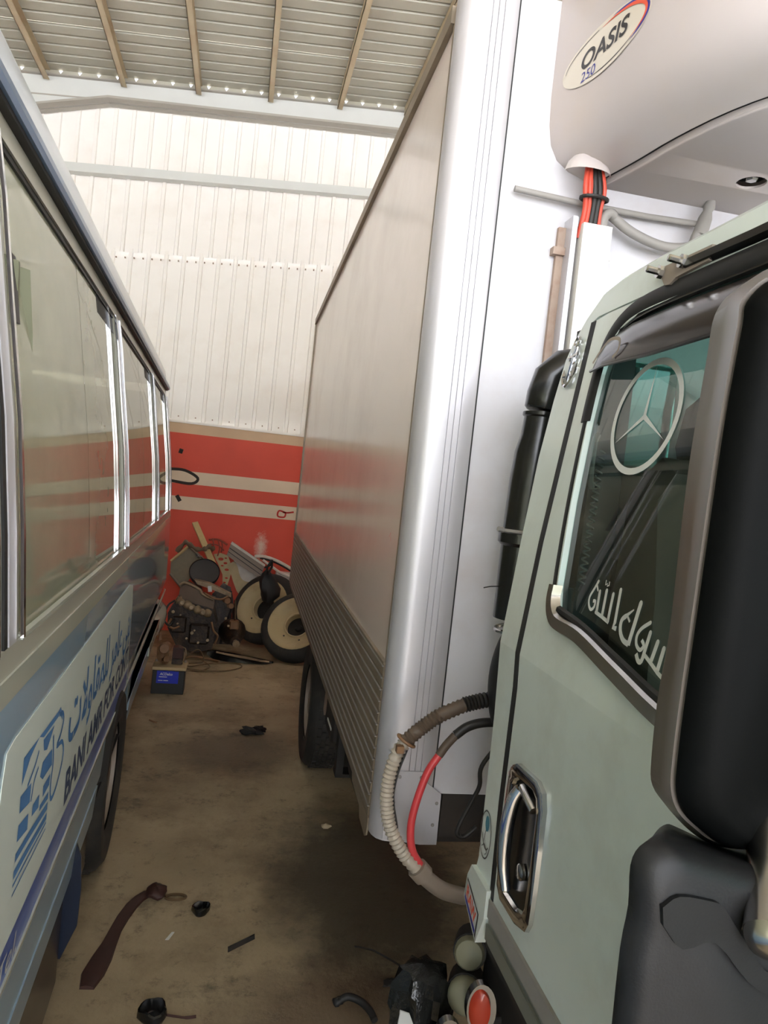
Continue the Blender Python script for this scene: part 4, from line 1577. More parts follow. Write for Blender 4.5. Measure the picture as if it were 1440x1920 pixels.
# chrome anchor
mb = MB()
def A(u, v, d=0.006): return cfn(d)(1.393 - u, 2.03 + v)
mb.tube([A(0, 0.030), A(-0.004, -0.046)], 0.0035, 6)
mb.tube([A(-0.022, 0.010), A(0.018, 0.014)], 0.0035, 6)
mb.tube([A(0.0 + 0.010 * math.cos(a), 0.040 + 0.010 * math.sin(a)) for a in [2 * PI * k / 14 for k in range(14)]], 0.003, 6, closed=True)
mb.tube(spline([A(-0.028, -0.022), A(-0.022, -0.040), A(-0.004, -0.050), A(0.014, -0.038), A(0.020, -0.016)], 4), 0.0042, 6)
mb.tube([A(-0.032, -0.014), A(-0.022, -0.030)], [0.001, 0.005], 6)
mb.tube([A(0.024, -0.006), A(0.016, -0.026)], [0.001, 0.005], 6)
mb.tube(spline([A(0.006, 0.03), A(0.010, 0.0), A(-0.008, -0.01), A(0.01, -0.03), A(0.02, -0.012)], 4), 0.002, 5)
for q in (-0.018, 0.014):
    mb.tube([A(q, 0.004), A(q, 0.02)], 0.003, 6)
obj('anchor_emblem', mb, 'chrome', cabin, 50)
# roof rack foot with two studs
mb = MB()
mb.plate([[(1.135, 2.148), (1.10, 2.112), (1.085, 2.110), (1.07, 2.118), (0.99, 2.122), (0.99, 2.146)]], lambda u, v, d: cfn(d)(u, v), 0.002, 0.008)
rf = obj('rack_bracket', mb, 'grey_steel', cabin)
for u, v in ((1.118, 2.138), (1.055, 2.138)):
    mb = MB()
    o_ = cfn(0.008)(u, v)
    mb.lathe([(0.011, 0), (0.011, 0.008), (0.006, 0.008), (0.006, 0.026), (0.004, 0.028)], o_, (-1, 0.1, 0.12), 8, cap=True)
    obj('stud', mb, 'chrome_dull', rf, 30)

# door handle: chrome surround, hollow, pull
hl = [(1.262, 1.252), (1.236, 1.266), (1.145, 1.272), (1.120, 1.262), (1.110, 1.235), (1.110, 1.10), (1.113, 1.04), (1.124, 1.020), (1.17, 1.006), (1.245, 1.004), (1.266, 1.020), (1.272, 1.06), (1.273, 1.17), (1.272, 1.235)]
def shrink(l, k1, k2):
    c = (sum(p[0] for p in l) / len(l), sum(p[1] for p in l) / len(l))
    return [(c[0] + (p[0] - c[0]) * k1, c[1] + (p[1] - c[1]) * k2) for p in l]
mb = MB()
mb.loft([[cfn(0.0)(*p) for p in hl], [cfn(0.008)(*p) for p in shrink(hl, 0.99, 0.995)], [cfn(0.010)(*p) for p in shrink(hl, 0.93, 0.96)], [cfn(0.008)(*p) for p in shrink(hl, 0.72, 0.84)], [cfn(0.001)(*p) for p in shrink(hl, 0.68, 0.81)]], cap=False)
handle = obj('door_handle', mb, 'chrome', door, 35)
mb = MB()
il = shrink(hl, 0.69, 0.82)
mb.loft([[cfn(0.002)(*p) for p in il], [cfn(0.0012)(*p) for p in shrink(il, 0.9, 0.95)], [cfn(0.0008)(*p) for p in shrink(il, 0.5, 0.6)]], cap=True)
obj('handle_hollow', mb, 'black_gloss', handle, 50)
mb = MB()
pth = spline([cfn(0.010)(1.205, 1.232), cfn(0.018)(1.212, 1.205), cfn(0.022)(1.218, 1.15), cfn(0.020)(1.218, 1.09), cfn(0.014)(1.210, 1.045)], 5)
mb.tube(pth, [0.010 + 0.003 * math.sin(PI * i / (len(pth) - 1)) for i in range(len(pth))], 10)
mb.tube(spline([cfn(0.008)(1.20, 1.236), cfn(0.012)(1.165, 1.232), cfn(0.010)(1.14, 1.222)], 4), 0.008, 8)
obj('pull_bar', mb, 'chrome', handle, 50)
mb = MB()
mb.lathe([(0.014, 0), (0.014, 0.006), (0.011, 0.008), (0.0, 0.008)], cfn(0.004)(1.168, 1.10), (-1, 0, 0), 14)
obj('key_lock', mb, 'chrome_dull', handle, 40)

# sticker on the glass: three pointed star in a ring, Arabic words
def gfn(u, v): return cfn(-0.0095)(u, v)
mb = MB()
rc = (1.088, 1.898)
ribbon(mb, [(rc[0] + 0.094 * math.cos(a), rc[1] + 0.090 * math.sin(a)) for a in [2 * PI * k / 48 for k in range(49)]], 0.011, gfn)
for a in (90, 210, 330):
    a = math.radians(a)
    tip = (rc[0] + 0.086 * math.cos(a), rc[1] + 0.083 * math.sin(a))
    p = (-math.sin(a) * 0.008, math.cos(a) * 0.008)
    mb.add([gfn(*tip), gfn(rc[0] + p[0] * 0.55, rc[1] + p[1] * 0.55), gfn(rc[0] - p[0] * 0.55, rc[1] - p[1] * 0.55)], [(0, 1, 2)])
obj('star_sticker', mb, 'ink_white', door)
strokes = [([(1.025, 1.624), (1.018, 1.574), (1.02, 1.567), (1.010, 1.567)], 0.0075),
           ([(1.043, 1.614), (1.039, 1.571)], 0.0075), ([(1.065, 1.616), (1.060, 1.576)], 0.0075), ([(1.085, 1.611), (1.079, 1.577)], 0.0075),
           ([(1.082, 1.578), (1.059, 1.575), (1.036, 1.571)], 0.006),
           (sp2([(1.097, 1.626), (1.105, 1.612), (1.113, 1.597), (1.109, 1.585), (1.099, 1.579), (1.091, 1.585), (1.092, 1.594), (1.099, 1.593)], 3), 0.0055),
           (sp2([(1.092, 1.612), (1.10, 1.622), (1.097, 1.628)], 3), 0.004),
           ([(1.074, 1.631), (1.073, 1.624), (1.068, 1.627), (1.067, 1.623), (1.062, 1.625), (1.063, 1.631)], 0.0022),
           ([(0.963, 1.615), (0.968, 1.552)], 0.009), (sp2([(0.968, 1.553), (0.985, 1.556), (0.998, 1.567), (1.001, 1.582), (0.990, 1.592), (0.976, 1.603)], 4), [0.008] * 16 + [0.006, 0.005, 0.004, 0.003, 0.002]),
           ([(0.990, 1.592), (0.979, 1.584)], 0.004),
           (sp2([(0.928, 1.594), (0.945, 1.582), (0.952, 1.570), (0.948, 1.558), (0.936, 1.553), (0.930, 1.561), (0.938, 1.567)], 4), 0.006),
           (sp2([(0.922, 1.581), (0.924, 1.559), (0.926, 1.540), (0.934, 1.538), (0.943, 1.546)], 3), 0.0075),
           ([(0.900, 1.573), (0.904, 1.546)], 0.008), ([(0.883, 1.568), (0.885, 1.536)], 0.008), ([(0.865, 1.562), (0.865, 1.529)], 0.008),
           ([(0.921, 1.549), (0.901, 1.542), (0.883, 1.535), (0.864, 1.530)], 0.006),
           (sp2([(0.841, 1.547), (0.846, 1.528), (0.856, 1.514)], 3), 0.008), ([(0.80, 1.56), (0.815, 1.53), (0.835, 1.52)], 0.008)]
mb = MB()
for p, w in strokes:
    w = w if not isinstance(w, list) else (w + [w[-1]] * 40)[:len(p)]
    ribbon(mb, p, w, gfn)
    for e in (p[0], p[-1]):
        ww = w if not isinstance(w, list) else w[0]
        if e == p[0] and not isinstance(w, list):
            mb.add([gfn(e[0] + ww / 2 * math.cos(a), e[1] + ww / 2 * math.sin(a)) for a in [2 * PI * k / 8 for k in range(8)]], [tuple(range(8))])
obj('window_lettering', mb, 'ink_white', door)

# inside the cab
obj('cab_floor', MB().box((0.60, -0.3, 0.90), (2.20, 1.38, 0.94)), 'interior', cabin)
mb = MB()
mb.box((0.62, 1.38, 0.95), (2.18, 1.425, 1.64))
obj('rear_trim', mb, 'interior', cabin)
obj('pillar_trim', MB().box((0.632, 1.30, 1.5), (0.70, 1.43, 2.10)), 'interior', cabin)
obj('headliner', MB().box((0.68, 0.0, 2.125), (2.12, 1.38, 2.135)), 'interior', cabin)
for xs0 in (0.72, 1.28, 1.70):
    mb = MB()
    pr = [(0.0, 0), (0.02, 0.3), (0.0, 0.5), (-0.05, 0.53), (-0.10, 0.50), (-0.13, 0.3), (-0.14, 0.0)]
    mb.loft([[(xs0 + dx, 1.30 + a + 0.10 * 0, 1.32 + b * h) for a, b in pr] for dx, h in ((0.0, 0.9), (0.03, 1.0), (0.40, 1.0), (0.43, 0.9))])
    mb.box((xs0, 0.72, 1.20), (xs0 + 0.43, 1.30, 1.34), bev=0.03)
    st = obj('cab_seat', mb, 'cab_seat', cabin, 40)
    mb = MB()
    pr = [(0, 0), (0.02, 0.06), (0.0, 0.15), (-0.04, 0.17), (-0.08, 0.15), (-0.09, 0.06), (-0.07, 0.0)]
    mb.loft([[(xs0 + dx, 1.29 + a, 1.85 - 0.02 + b * h) for a, b in pr] for dx, h in ((0.09, 0.8), (0.12, 1.0), (0.31, 1.0), (0.34, 0.8))])
    obj('head_rest', mb, 'cab_seat', st, 40)
mb = MB()
pts = []
for k_ in range(160):
    a = 2 * PI * k_ / 8
    z = 1.86 - 0.26 * k_ / 159
    pts.append((0.655 + 0.006 * math.cos(a) - 0.03 * k_ / 159, 1.305 - 0.04 * (k_ / 159) + 0.006 * math.sin(a), z))
mb.tube(pts, 0.002, 5)
obj('coiled_cord', mb, 'grey_conduit', cabin, 60)
mb = MB()
mb.tube(spline([(0.63, 1.28, 1.88), (0.62, 1.27, 1.86), (0.62, 1.27, 1.80), (0.63, 1.28, 1.78)], 4), 0.006, 6)
obj('grab_handle', mb, 'grey_conduit', cabin, 60)
mb = MB()
mb.tube([(0.95 + 0.19 * math.cos(a), 0.45 + 0.12 * math.sin(a), 1.50 + 0.14 * math.sin(a)) for a in [2 * PI * k / 32 for k in range(32)]], 0.014, 8, closed=True)
mb.tube([(0.78, 0.45, 1.50), (1.12, 0.45, 1.50)], 0.014, 8)
obj('steering_wheel', mb, 'interior', cabin, 60)
mb = MB()
mb.prism([(-0.3, 1.0), (0.28, 1.0), (0.30, 1.36), (0.20, 1.46), (-0.3, 1.50)], lambda u, v, d: (d, u, v), 0.62, 2.18)
obj('dashboard', mb, 'interior', cabin)

# wing mirror and its arm
mo = [(0.52, 1.968), (0.436, 1.966), (0.408, 1.957), (0.38, 1.947), (0.361, 1.932), (0.352, 1.921), (0.347, 1.906), (0.346, 1.879), (0.344, 1.841), (0.342, 1.792), (0.342, 1.738), (0.343, 1.65), (0.340, 1.60), (0.341, 1.547), (0.345, 1.524), (0.362, 1.506), (0.382, 1.492), (0.404, 1.484), (0.44, 1.482), (0.52, 1.482)]
ms_ = [(0.50, 1.937), (0.42, 1.937), (0.39, 1.935), (0.365, 1.929), (0.340, 1.920), (0.324, 1.902), (0.323, 1.886), (0.320, 1.843), (0.318, 1.799), (0.317, 1.744), (0.316, 1.681), (0.315, 1.623), (0.315, 1.575), (0.317, 1.552), (0.325, 1.536), (0.340, 1.524), (0.356, 1.515), (0.379, 1.512), (0.42, 1.511), (0.50, 1.511)]
mo, ms_ = sp2(mo, 4), sp2(ms_, 4)
mc = (0.42, 1.72)


def mring(src, k1, k2, y, dx=0.0):
    return [(mc[0] + (a - mc[0]) * k1 + dx, y, mc[1] + (b - mc[1]) * k2) for a, b in src]


mb = MB()
mb.loft([mring(ms_, 0.80, 0.93, 0.452), mring(ms_, 0.93, 0.972, 0.459), mring(ms_, 0.985, 0.992, 0.470), mring(ms_, 0.985, 0.992, 0.474)], cap=True)
mirror = obj('wing_mirror', mb, 'mirror_black', truck, 40)
mb = MB()
mb.loft([mring(ms_, 0.97, 0.985, 0.474), mring(ms_, 0.97, 0.985, 0.4775), mring(ms_, 1.0, 1.0, 0.4775), mring(mo, 1.0, 1.0, 0.528), mring(mo, 0.98, 0.988, 0.545), mring(mo, 0.93, 0.95, 0.55)], cap=True)
obj('mirror_rim', mb, 'mirror_rim', mirror, 40)
mir = mo
obj('mirror_glass', MB().loft([mring(mo, 0.90, 0.93, 0.551), mring(mo, 0.90, 0.93, 0.554)]), 'chrome', mirror)
mb = MB()
mb.tube([(0.400, 0.48, 1.56), (0.378, 0.44, 1.513), (0.353, 0.408, 1.488)], [0.018, 0.018, 0.0175], 18)
mb.lathe([(0.0175, 0), (0.014, 0.008), (0.008, 0.011), (0.0, 0.012)], (0.353, 0.408, 1.488), (-0.4, -0.5, -0.4), 18)
obj('mirror_tube', mb, 'chrome_dull', truck, 50)
# moulded arm cover below the mirror
ac = [(0.272, 1.40), (0.271, 1.459), (0.273, 1.488), (0.271, 1.515), (0.276, 1.528), (0.288, 1.534), (0.300, 1.532), (0.322, 1.526), (0.351, 1.519), (0.40, 1.512), (0.56, 1.51), (0.58, 1.48), (0.58, 1.05), (0.31, 1.05), (0.282, 1.20), (0.276, 1.30)]

ac = sp2(ac + ac[:1], 3)[:-1]


def aring(k1, y, dx=0.0):
    c = (0.46, 1.30)
    return [(c[0] + (a - c[0]) * k1 + dx * (0.58 - a) / 0.3, y, c[1] + (b - c[1]) * k1 - dx * 0.5) for a, b in ac]


mb = MB()
mb.loft([aring(0.93, 0.425), aring(0.965, 0.428), aring(0.99, 0.434), aring(1.0, 0.444), aring(1.0, 0.50, 0.045), aring(0.98, 0.56, 0.085)], cap=True)
arm = obj('mirror_arm_cover', mb, 'black_plastic', truck, 50)
# shallow worn hollow around the tube
mb = MB()
hp = sp2([(0.283, 1.500), (0.294, 1.507), (0.316, 1.504), (0.325, 1.501), (0.334, 1.491), (0.346, 1.476), (0.363, 1.457), (0.381, 1.452), (0.44, 1.45), (0.44, 1.43), (0.379, 1.437), (0.352, 1.449), (0.324, 1.476), (0.301, 1.472), (0.285, 1.488)], 3)
mb.plate([[(a, b) for a, b in hp]], lambda u, v, d: (u, d, v), 0.4215, 0.432)
obj('arm_gusset', mb, 'black_plastic', arm)

# air intake snorkel behind the cab
mb = MB()
pth = [(0.668, 1.64, 1.20 + 0.022 * i) for i in range(11)]
mb.tube(pth, [0.03 + 0.030 * math.sin(PI * (0.08 + i / 11.5)) ** 0.7 for i in range(11)], 20)
obj('intake_bellows', mb, 'black', truck, 50)
mb = MB()
mb.tube([(0.640, 1.62, 1.46), (0.642, 1.62, 1.60), (0.643, 1.62, 1.632)], [0.047, 0.049, 0.05], 18)
mb.tube([(0.643, 1.62, 1.632), (0.643, 1.62, 1.64), (0.643, 1.62, 1.662), (0.643, 1.62, 1.668)], [0.05, 0.058, 0.058, 0.05], 18)
mb.tube([(0.643, 1.62, 1.668), (0.646, 1.62, 1.78), (0.650, 1.62, 1.85), (0.654, 1.62, 1.89), (0.656, 1.62, 1.935), (0.656, 1.62, 1.940), (0.656, 1.62, 1.948)], [0.050, 0.050, 0.049, 0.044, 0.042, 0.046, 0.046], 18)
mb.tube([(0.656, 1.62, 1.952), (0.657, 1.62, 1.958), (0.660, 1.62, 1.99), (0.668, 1.615, 2.03), (0.69, 1.61, 2.055), (0.74, 1.60, 2.066), (0.85, 1.59, 2.07)], [0.041, 0.045, 0.046, 0.046, 0.045, 0.045, 0.045], 18)
snork = obj('intake_snorkel', mb, 'black_gloss', truck, 40)
mb = MB()
mb.tube([(0.643 + 0.060 * math.cos(a), 1.62 + 0.060 * math.sin(a), 1.668) for a in [2 * PI * k / 24 for k in range(24)]], 0.004, 6, closed=True)
mb.tube([(0.585, 1.60, 1.668), (0.570, 1.595, 1.670)], 0.006, 6)
obj('hose_clamp', mb, 'grey_conduit', snork, 50)
mb = MB()
mb.tube([(0.650 + 0.045 * math.cos(a), 1.63 + 0.045 * math.sin(a), 1.435 + 0.006 * math.cos(a)) for a in [2 * PI * k / 24 for k in range(24)]], 0.005, 6, closed=True)
obj('hose_clamp', mb, 'chrome_dull', snork, 50)
mb = MB()
mb.tube([(0.605, 1.62, 1.535), (0.575, 1.62, 1.532), (0.560, 1.62, 1.528)], 0.0015, 5)
obj('loose_wire', mb, 'hose_dark', truck)

# hoses looping down between cab and box
def ribbed(pts, r, step=0.008, amp=0.10):
    P = spline(pts, 24)
    outp, rs = [P[0]], [r]
    acc = 0
    for a, b in zip(P[:-1], P[1:]):
        acc += (b - a).length
        if acc >= step / 2:
            outp.append(b)
            rs.append(r * (1 + (amp if len(outp) % 2 else -amp)))
            acc = 0
    mb = MB()
    mb.tube(outp, rs, 10)
    return mb


HY = 1.66
obj('air_hose', ribbed([(0.74, HY + 0.02, 1.262), (0.68, HY, 1.262), (0.61, HY, 1.250), (0.56, HY, 1.236)], 0.018), 'hose_dark', truck, 60)
obj('air_hose', ribbed([(0.56, HY, 1.236), (0.498, HY, 1.205), (0.456, HY, 1.172), (0.425, HY, 1.142)], 0.017), 'hose_brown', truck, 60)
obj('air_hose', ribbed([(0.425, HY, 1.142), (0.406, HY, 1.11), (0.393, HY, 1.05), (0.395, HY, 0.985), (0.412, HY, 0.925), (0.450, HY, 0.865), (0.492, HY, 0.825)], 0.0155, 0.010, 0.13), 'hose_pale', truck, 60)
mb = MB()
mb.tube(spline([(0.486, HY, 0.832), (0.51, HY, 0.808), (0.56, HY + 0.01, 0.77), (0.63, HY + 0.05, 0.73)], 5), 0.020, 12)
mb.tube([(0.486, HY, 0.832), (0.506, HY, 0.812)], 0.026, 12)
obj('hose_sleeve', mb, 'grey_steel', truck, 50)
mb = MB()
mb.tube([(0.425 + 0.02 * math.cos(a), HY - 0.0 + 0.02 * math.sin(a), 1.142 - 0.012 * math.cos(a)) for a in [2 * PI * k / 16 for k in range(16)]], 0.004, 6, closed=True)
mb.box((0.398, HY - 0.03, 1.122), (0.415, HY - 0.012, 1.138))
obj('hose_clamp', mb, 'bronze', truck, 40)
mb = MB()
mb.tube(spline([(0.430, HY, 1.125), (0.412, HY, 1.06), (0.408, HY, 1.0), (0.425, HY, 0.93)], 6), 0.004, 6)
obj('tracer_wire', mb, 'hose_dark', truck, 60)
mb = MB()
mb.tube(spline([(0.70, HY, 1.195), (0.62, HY, 1.195), (0.575, HY, 1.183), (0.545, HY, 1.160)], 6), 0.0115, 10)
obj('air_hose', mb, 'hose_dark', truck, 60)
mb = MB()
mb.tube(spline([(0.545, HY, 1.160), (0.525, HY, 1.135), (0.51, HY, 1.11)], 6), 0.0105, 10)
obj('air_hose', mb, 'hose_brown', truck, 60)
mb = MB()
mb.tube(spline([(0.51, HY, 1.11), (0.486, HY, 1.066), (0.466, HY, 0.99), (0.460, HY, 0.93), (0.470, HY, 0.875), (0.50, HY, 0.83)], 6), 0.0095, 10)
obj('air_hose', mb, 'red', truck, 60)
mb = MB()
mb.tube(spline([(0.70, 1.75, 1.12), (0.655, 1.75, 1.05), (0.655, 1.75, 1.0), (0.64, 1.75, 0.96), (0.612, 1.75, 0.895), (0.61, 1.75, 0.87), (0.63, 1.75, 0.865), (0.66, 1.75, 0.89)], 6), 0.006, 8)
obj('brake_pipe', mb, 'hose_dark', truck, 60)

# reservoirs and side lamps behind the cab step
for (px, py, pz, r) in ((0.607, 1.560, 0.672, 0.036), (0.594, 1.525, 0.595, 0.040)):
    mb = MB()
    mb.lathe([(0.0, 0.0), (r * 1.1, 0.0), (r * 1.1, 0.10), (0.0, 0.10)], (px + 0.01, py + 0.03, pz - 0.005), (0.35, 0.85, -0.3), 18)
    tk = obj('fluid_reservoir', mb, 'dark', truck, 40)
    mb = MB()
    mb.lathe([(r, -0.01), (r, 0.016), (r * 0.85, 0.026), (r * 0.5, 0.031), (0, 0.033)], (px + 0.01, py + 0.03, pz - 0.005), (-0.35, -0.85, 0.3), 18)
    obj('filler_cap', mb, 'cap', tk, 40)
mb = MB()
mb.box((0.66, 1.22, 0.34), (1.0, 1.62, 0.86), bev=0.02)
obj('step_frame', mb, 'dark', truck)
for c in ((0.600, 1.44, 0.640), (0.540, 1.45, 0.555)):
    mb = MB()
    e = [(0.022 * math.cos(a), 0.046 * math.sin(a)) for a in [2 * PI * k / 24 for k in range(24)]]
    mb.prism([(a * 1.35, b_ * 1.22) for a, b_ in e], lambda u, v, d: (c[0] + u, c[1] - 0.35 * u + d, c[2] + v), 0.0, 0.018)
    lp = obj('marker_lamp', mb, 'chrome_dull', truck, 40)
    mb = MB()
    mb.loft([[(c[0] + u * q - 0.004, c[1] - 0.35 * u * q + dd, c[2] + v * q) for u, v in e] for q, dd in ((1, 0.002), (0.9, -0.006), (0.5, -0.009))], cap=True)
    obj('lamp_lens', mb, 'lamp_red', lp, 50)
mb = MB()
mb.box((0.60, 1.465, 0.40), (0.74, 1.485, 0.60), bev=0.004)
obj('lamp_bracket', mb, 'dark', truck)
# filter wrapped in shiny film
mb = MB()
rnd = random.Random(5)
rings_ = []
for i, (z, r) in enumerate(((0.34, 0.04), (0.36, 0.066), (0.42, 0.07), (0.48, 0.066), (0.54, 0.07), (0.59, 0.064), (0.62, 0.05), (0.63, 0.02))):
    rings_.append([(0.515 + r * (1 + 0.22 * math.sin(5 * a + i)) * math.cos(a), 1.60 + r * (1 + 0.22 * math.sin(7 * a + 2 * i)) * math.sin(a), z) for a in [2 * PI * k / 22 for k in range(22)]])
mb.loft(rings_, cap=True)
fl = obj('wrapped_filter', mb, 'foil', truck, 30)
mb = MB()
mb.prism([(0.0, 0.0), (0.05, 0.0), (0.055, 0.05), (0.03, 0.085), (0.005, 0.08)], lambda u, v, d: (0.452 + u * 0.7, 1.565 - u * 0.7 + d, 0.47 + v), 0.0, 0.004)
obj('torn_label', mb, 'ink_white', fl)
# ------------------------------------------------------------------ scrap heap at the back wall
def thing(name, base, label, cat, group=None, world=None):
    return tag(empty(name, base, world), label, cat, group)


def xz(d0):
    return lambda u, v, d: (u, d0 + d, v)


# engine lying on the floor
eng = thing('engine', (-0.26, 7.15, 0.0), 'greasy dark brown engine block lying on the floor in front of the scrap', 'engine')
mb = MB()
mb.prism([(-0.53, 0.24), (-0.43, 0.06), (-0.25, 0.015), (-0.10, 0.06), (-0.08, 0.30), (-0.13, 0.44), (-0.47, 0.52), (-0.54, 0.38)], xz(7.02), 0, 0.30)
mb.box((-0.50, 6.99, 0.20), (-0.36, 7.03, 0.36), bev=0.015)
mb.box((-0.33, 6.985, 0.10), (-0.14, 7.03, 0.30), bev=0.02)
obj('engine_block', mb, 'engine', eng)
mb = MB()
mb.prism([(-0.46, 0.52), (-0.125, 0.42), (-0.12, 0.52), (-0.245, 0.56), (-0.26, 0.60), (-0.40, 0.66), (-0.45, 0.63)], xz(7.05), 0, 0.24)
obj('valve_cover', mb, 'cover', eng)
mb = MB()
mb.tube(spline([(-0.455, 7.04, 0.645), (-0.405, 7.03, 0.675), (-0.27, 7.03, 0.622), (-0.24, 7.03, 0.578), (-0.13, 7.03, 0.53)], 4), 0.013, 8)
obj('cover_gasket', mb, 'castal', eng, 50)
mb = MB()
rs = []
pts = spline([(-0.47, 7.0, 0.525), (-0.43, 6.99, 0.505), (-0.33, 6.985, 0.46), (-0.24, 6.985, 0.425), (-0.14, 6.99, 0.40)], 6)
for i in range(len(pts)):
    rs.append(0.026 + 0.014 * (1 if (i // 3) % 2 else 0) + 0.004 * math.sin(i * 2.1))
mb.tube(pts, rs, 10)
for u, v in ((-0.42, 0.49), (-0.33, 0.45), (-0.22, 0.41)):
    mb.lathe([(0.03, 0), (0.03, 0.03), (0.018, 0.04)], (u, 6.99, v), (0.1, -1, 0.2), 10, cap=True)
obj('intake_manifold', mb, 'castal', eng, 40)
mb = MB()
mb.prism([(-0.33, 0.70), (-0.18, 0.675), (0.03, 0.585), (0.03, 0.555), (-0.10, 0.60), (-0.30, 0.66)], xz(7.10), 0, 0.10)
obj('exhaust_shield', mb, 'castal', eng)
mb = MB()
mb.prism([(-0.20, 0.65), (-0.165, 0.655), (-0.155, 0.60), (-0.19, 0.595)], xz(7.085), 0, 0.01)
obj('paper_tag', mb, 'ink_white', eng)
for u, v, r in ((-0.02, 0.52, 0.03), (0.02, 0.47, 0.026)):
    mb = MB()
    mb.lathe([(0, 0), (r, 0), (r, 0.03), (r * 0.6, 0.035), (r * 0.6, 0.06), (r, 0.065), (r, 0.085), (0, 0.09)], (u, 7.14, v), (0.25, -1, 0.1), 14)
    obj('pulley', mb, 'bronze', eng, 40)
mb = MB()
for u, v, r in ((-0.49, 0.40, 0.016), (-0.44, 0.29, 0.010), (-0.30, 0.21, 0.016), (-0.345, 0.155, 0.011), (-0.235, 0.12, 0.012), (0.0, 0.37, 0.013), (0.03, 0.30, 0.012), (-0.42, 0.375, 0.010), (-0.15, 0.15, 0.015), (-0.28, 0.235, 0.01)):
    mb.lathe([(r, 0), (r, 0.014), (r * 0.6, 0.016), (0, 0.016)], (u, 6.985, v), (0, -1, 0.15), 8)
obj('bolt_heads', mb, 'castal', eng, kind='stuff')
for pp in ([(-0.50, 7.0, 0.33), (-0.52, 6.96, 0.28), (-0.47, 6.95, 0.25), (-0.42, 6.97, 0.27)], [(-0.13, 6.97, 0.33), (-0.10, 6.95, 0.25), (-0.06, 6.96, 0.20), (-0.08, 6.97, 0.12)], [(0.0, 7.0, 0.58), (-0.06, 6.98, 0.55), (-0.14, 6.98, 0.56), (-0.22, 6.98, 0.60)]):
    obj('engine_pipe', MB().tube(spline(pp, 5), 0.010, 8), 'bronze', eng, 50)

# condenser panel with its frame edges
P5 = [(-0.606, 0.794), (-0.445, 0.962), (-0.272, 0.828), (-0.466, 0.53), (-0.60, 0.669)]
rad = thing('condenser_panel', (-0.45, 7.62, 0.50), 'dusty flat condenser panel leaning diagonally behind the engine', 'radiator')
mb = MB()
mb.prism(P5, lambda u, v, d: (u, 7.60 + d + 0.15 * (v - 0.53), v), 0, 0.03)
obj('core', mb, 'panel_tan', rad)
for a, b in ((0, 1), (1, 2), (3, 4)):
    mb = MB()
    A_, B_ = P5[a], P5[b]
    f = lambda p: (p[0], 7.595 + 0.15 * (p[1] - 0.53), p[1])
    mb.tube([f(A_), f(B_)], 0.014, 4)
    obj('frame_rail', mb, 'plank' if a == 0 else 'grey_steel', rad)
mb = MB()
mb.tube(spline([(-0.30, 7.57, 0.88), (-0.33, 7.55, 0.86), (-0.36, 7.55, 0.90), (-0.31, 7.55, 0.87), (-0.27, 7.56, 0.84)], 4), 0.006, 6)
obj('pipe_stub', mb, 'chrome_dull', rad, 50)

mb = MB()
pts = spline([(-0.552, 7.56, 0.907), (-0.479, 7.55, 1.004), (-0.44, 7.54, 0.996), (-0.358, 7.53, 0.952), (-0.282, 7.53, 0.959), (-0.24, 7.55, 0.985), (-0.20, 7.62, 0.96)], 5)
mb.tube(pts, [0.022 + 0.007 * math.sin(i * 1.3) for i in range(len(pts))], 9)
tag(obj('rag', mb, 'cloth', smooth=60), 'twisted brown rag draped over the top of the condenser panel', 'rag')

mb = MB()
a, b = Vector((-0.42, 7.92, 1.19)), Vector((-0.17, 7.48, 0.80))
t = (b - a).normalized()
s_ = Vector((1, 0.1, 0.1)); s_ = (s_ - t * s_.dot(t)).normalized()
n_ = t.cross(s_)
vs = []
for p in (a, b):
    for q, r in ((-1, -1), (1, -1), (1, 1), (-1, 1)):
        vs.append(p + s_ * 0.03 * q + n_ * 0.012 * r)
mb.add(vs, [(0, 1, 2, 3), (7, 6, 5, 4), (0, 4, 5, 1), (1, 5, 6, 2), (2, 6, 7, 3), (3, 7, 4, 0)])
tag(obj('plank', mb, 'plank'), 'pale dusty wooden slat leaning against the red wall', 'plank')

lid = thing('round_lid', (-0.252, 7.35, 0.63), 'round charcoal lid lying on top of the engine', 'lid')
ax = Vector((0.05, -0.78, 0.62))
mb = MB()
mb.lathe([(0, 0.02), (0.10, 0.018), (0.145, 0.015), (0.150, 0.0), (0.145, -0.03), (0.0, -0.03)], (-0.252, 7.36, 0.742), ax, 32)
obj('lid_disc', mb, 'disc', lid, 40)
mb = MB()
c_ = Vector((-0.252, 7.36, 0.742)) + ax.normalized() * 0.017
u_ = Vector((1, 0, 0)); w_ = ax.normalized().cross(u_).normalized(); u_ = w_.cross(ax.normalized())
mb.tube([c_ + u_ * 0.146 * math.cos(q) + w_ * 0.146 * math.sin(q) for q in [2 * PI * k / 40 for k in range(40)]], 0.005, 6, closed=True)
obj('lid_rim', mb, 'black_gloss', lid, 60)

mb = MB()
oc_ = [(-0.187, 0.904), (-0.12, 0.925), (-0.042, 0.905), (0.016, 0.771), (0.0, 0.66), (-0.021, 0.572), (-0.065, 0.557), (-0.078, 0.694), (-0.13, 0.80), (-0.16, 0.849)]
holes = []
for u, v, r in ((-0.11, 0.86, 0.022), (-0.06, 0.82, 0.016), (-0.04, 0.75, 0.018), (-0.09, 0.79, 0.012), (-0.035, 0.66, 0.013), (-0.05, 0.61, 0.012), (-0.06, 0.875, 0.010)):
    holes.append([(u + r * 1.3 * math.cos(q), v + r * 0.8 * math.sin(q)) for q in [2 * PI * k / 8 for k in range(8)]])
mb.plate([oc_] + holes, lambda u, v, d: (u * 1.03, 7.905 + d, v - 0.035), 0, 0.012)
tag(obj('bracket_plate', mb, 'cream'), 'cream steel bracket plate full of round holes beside the charcoal lid', 'bracket')

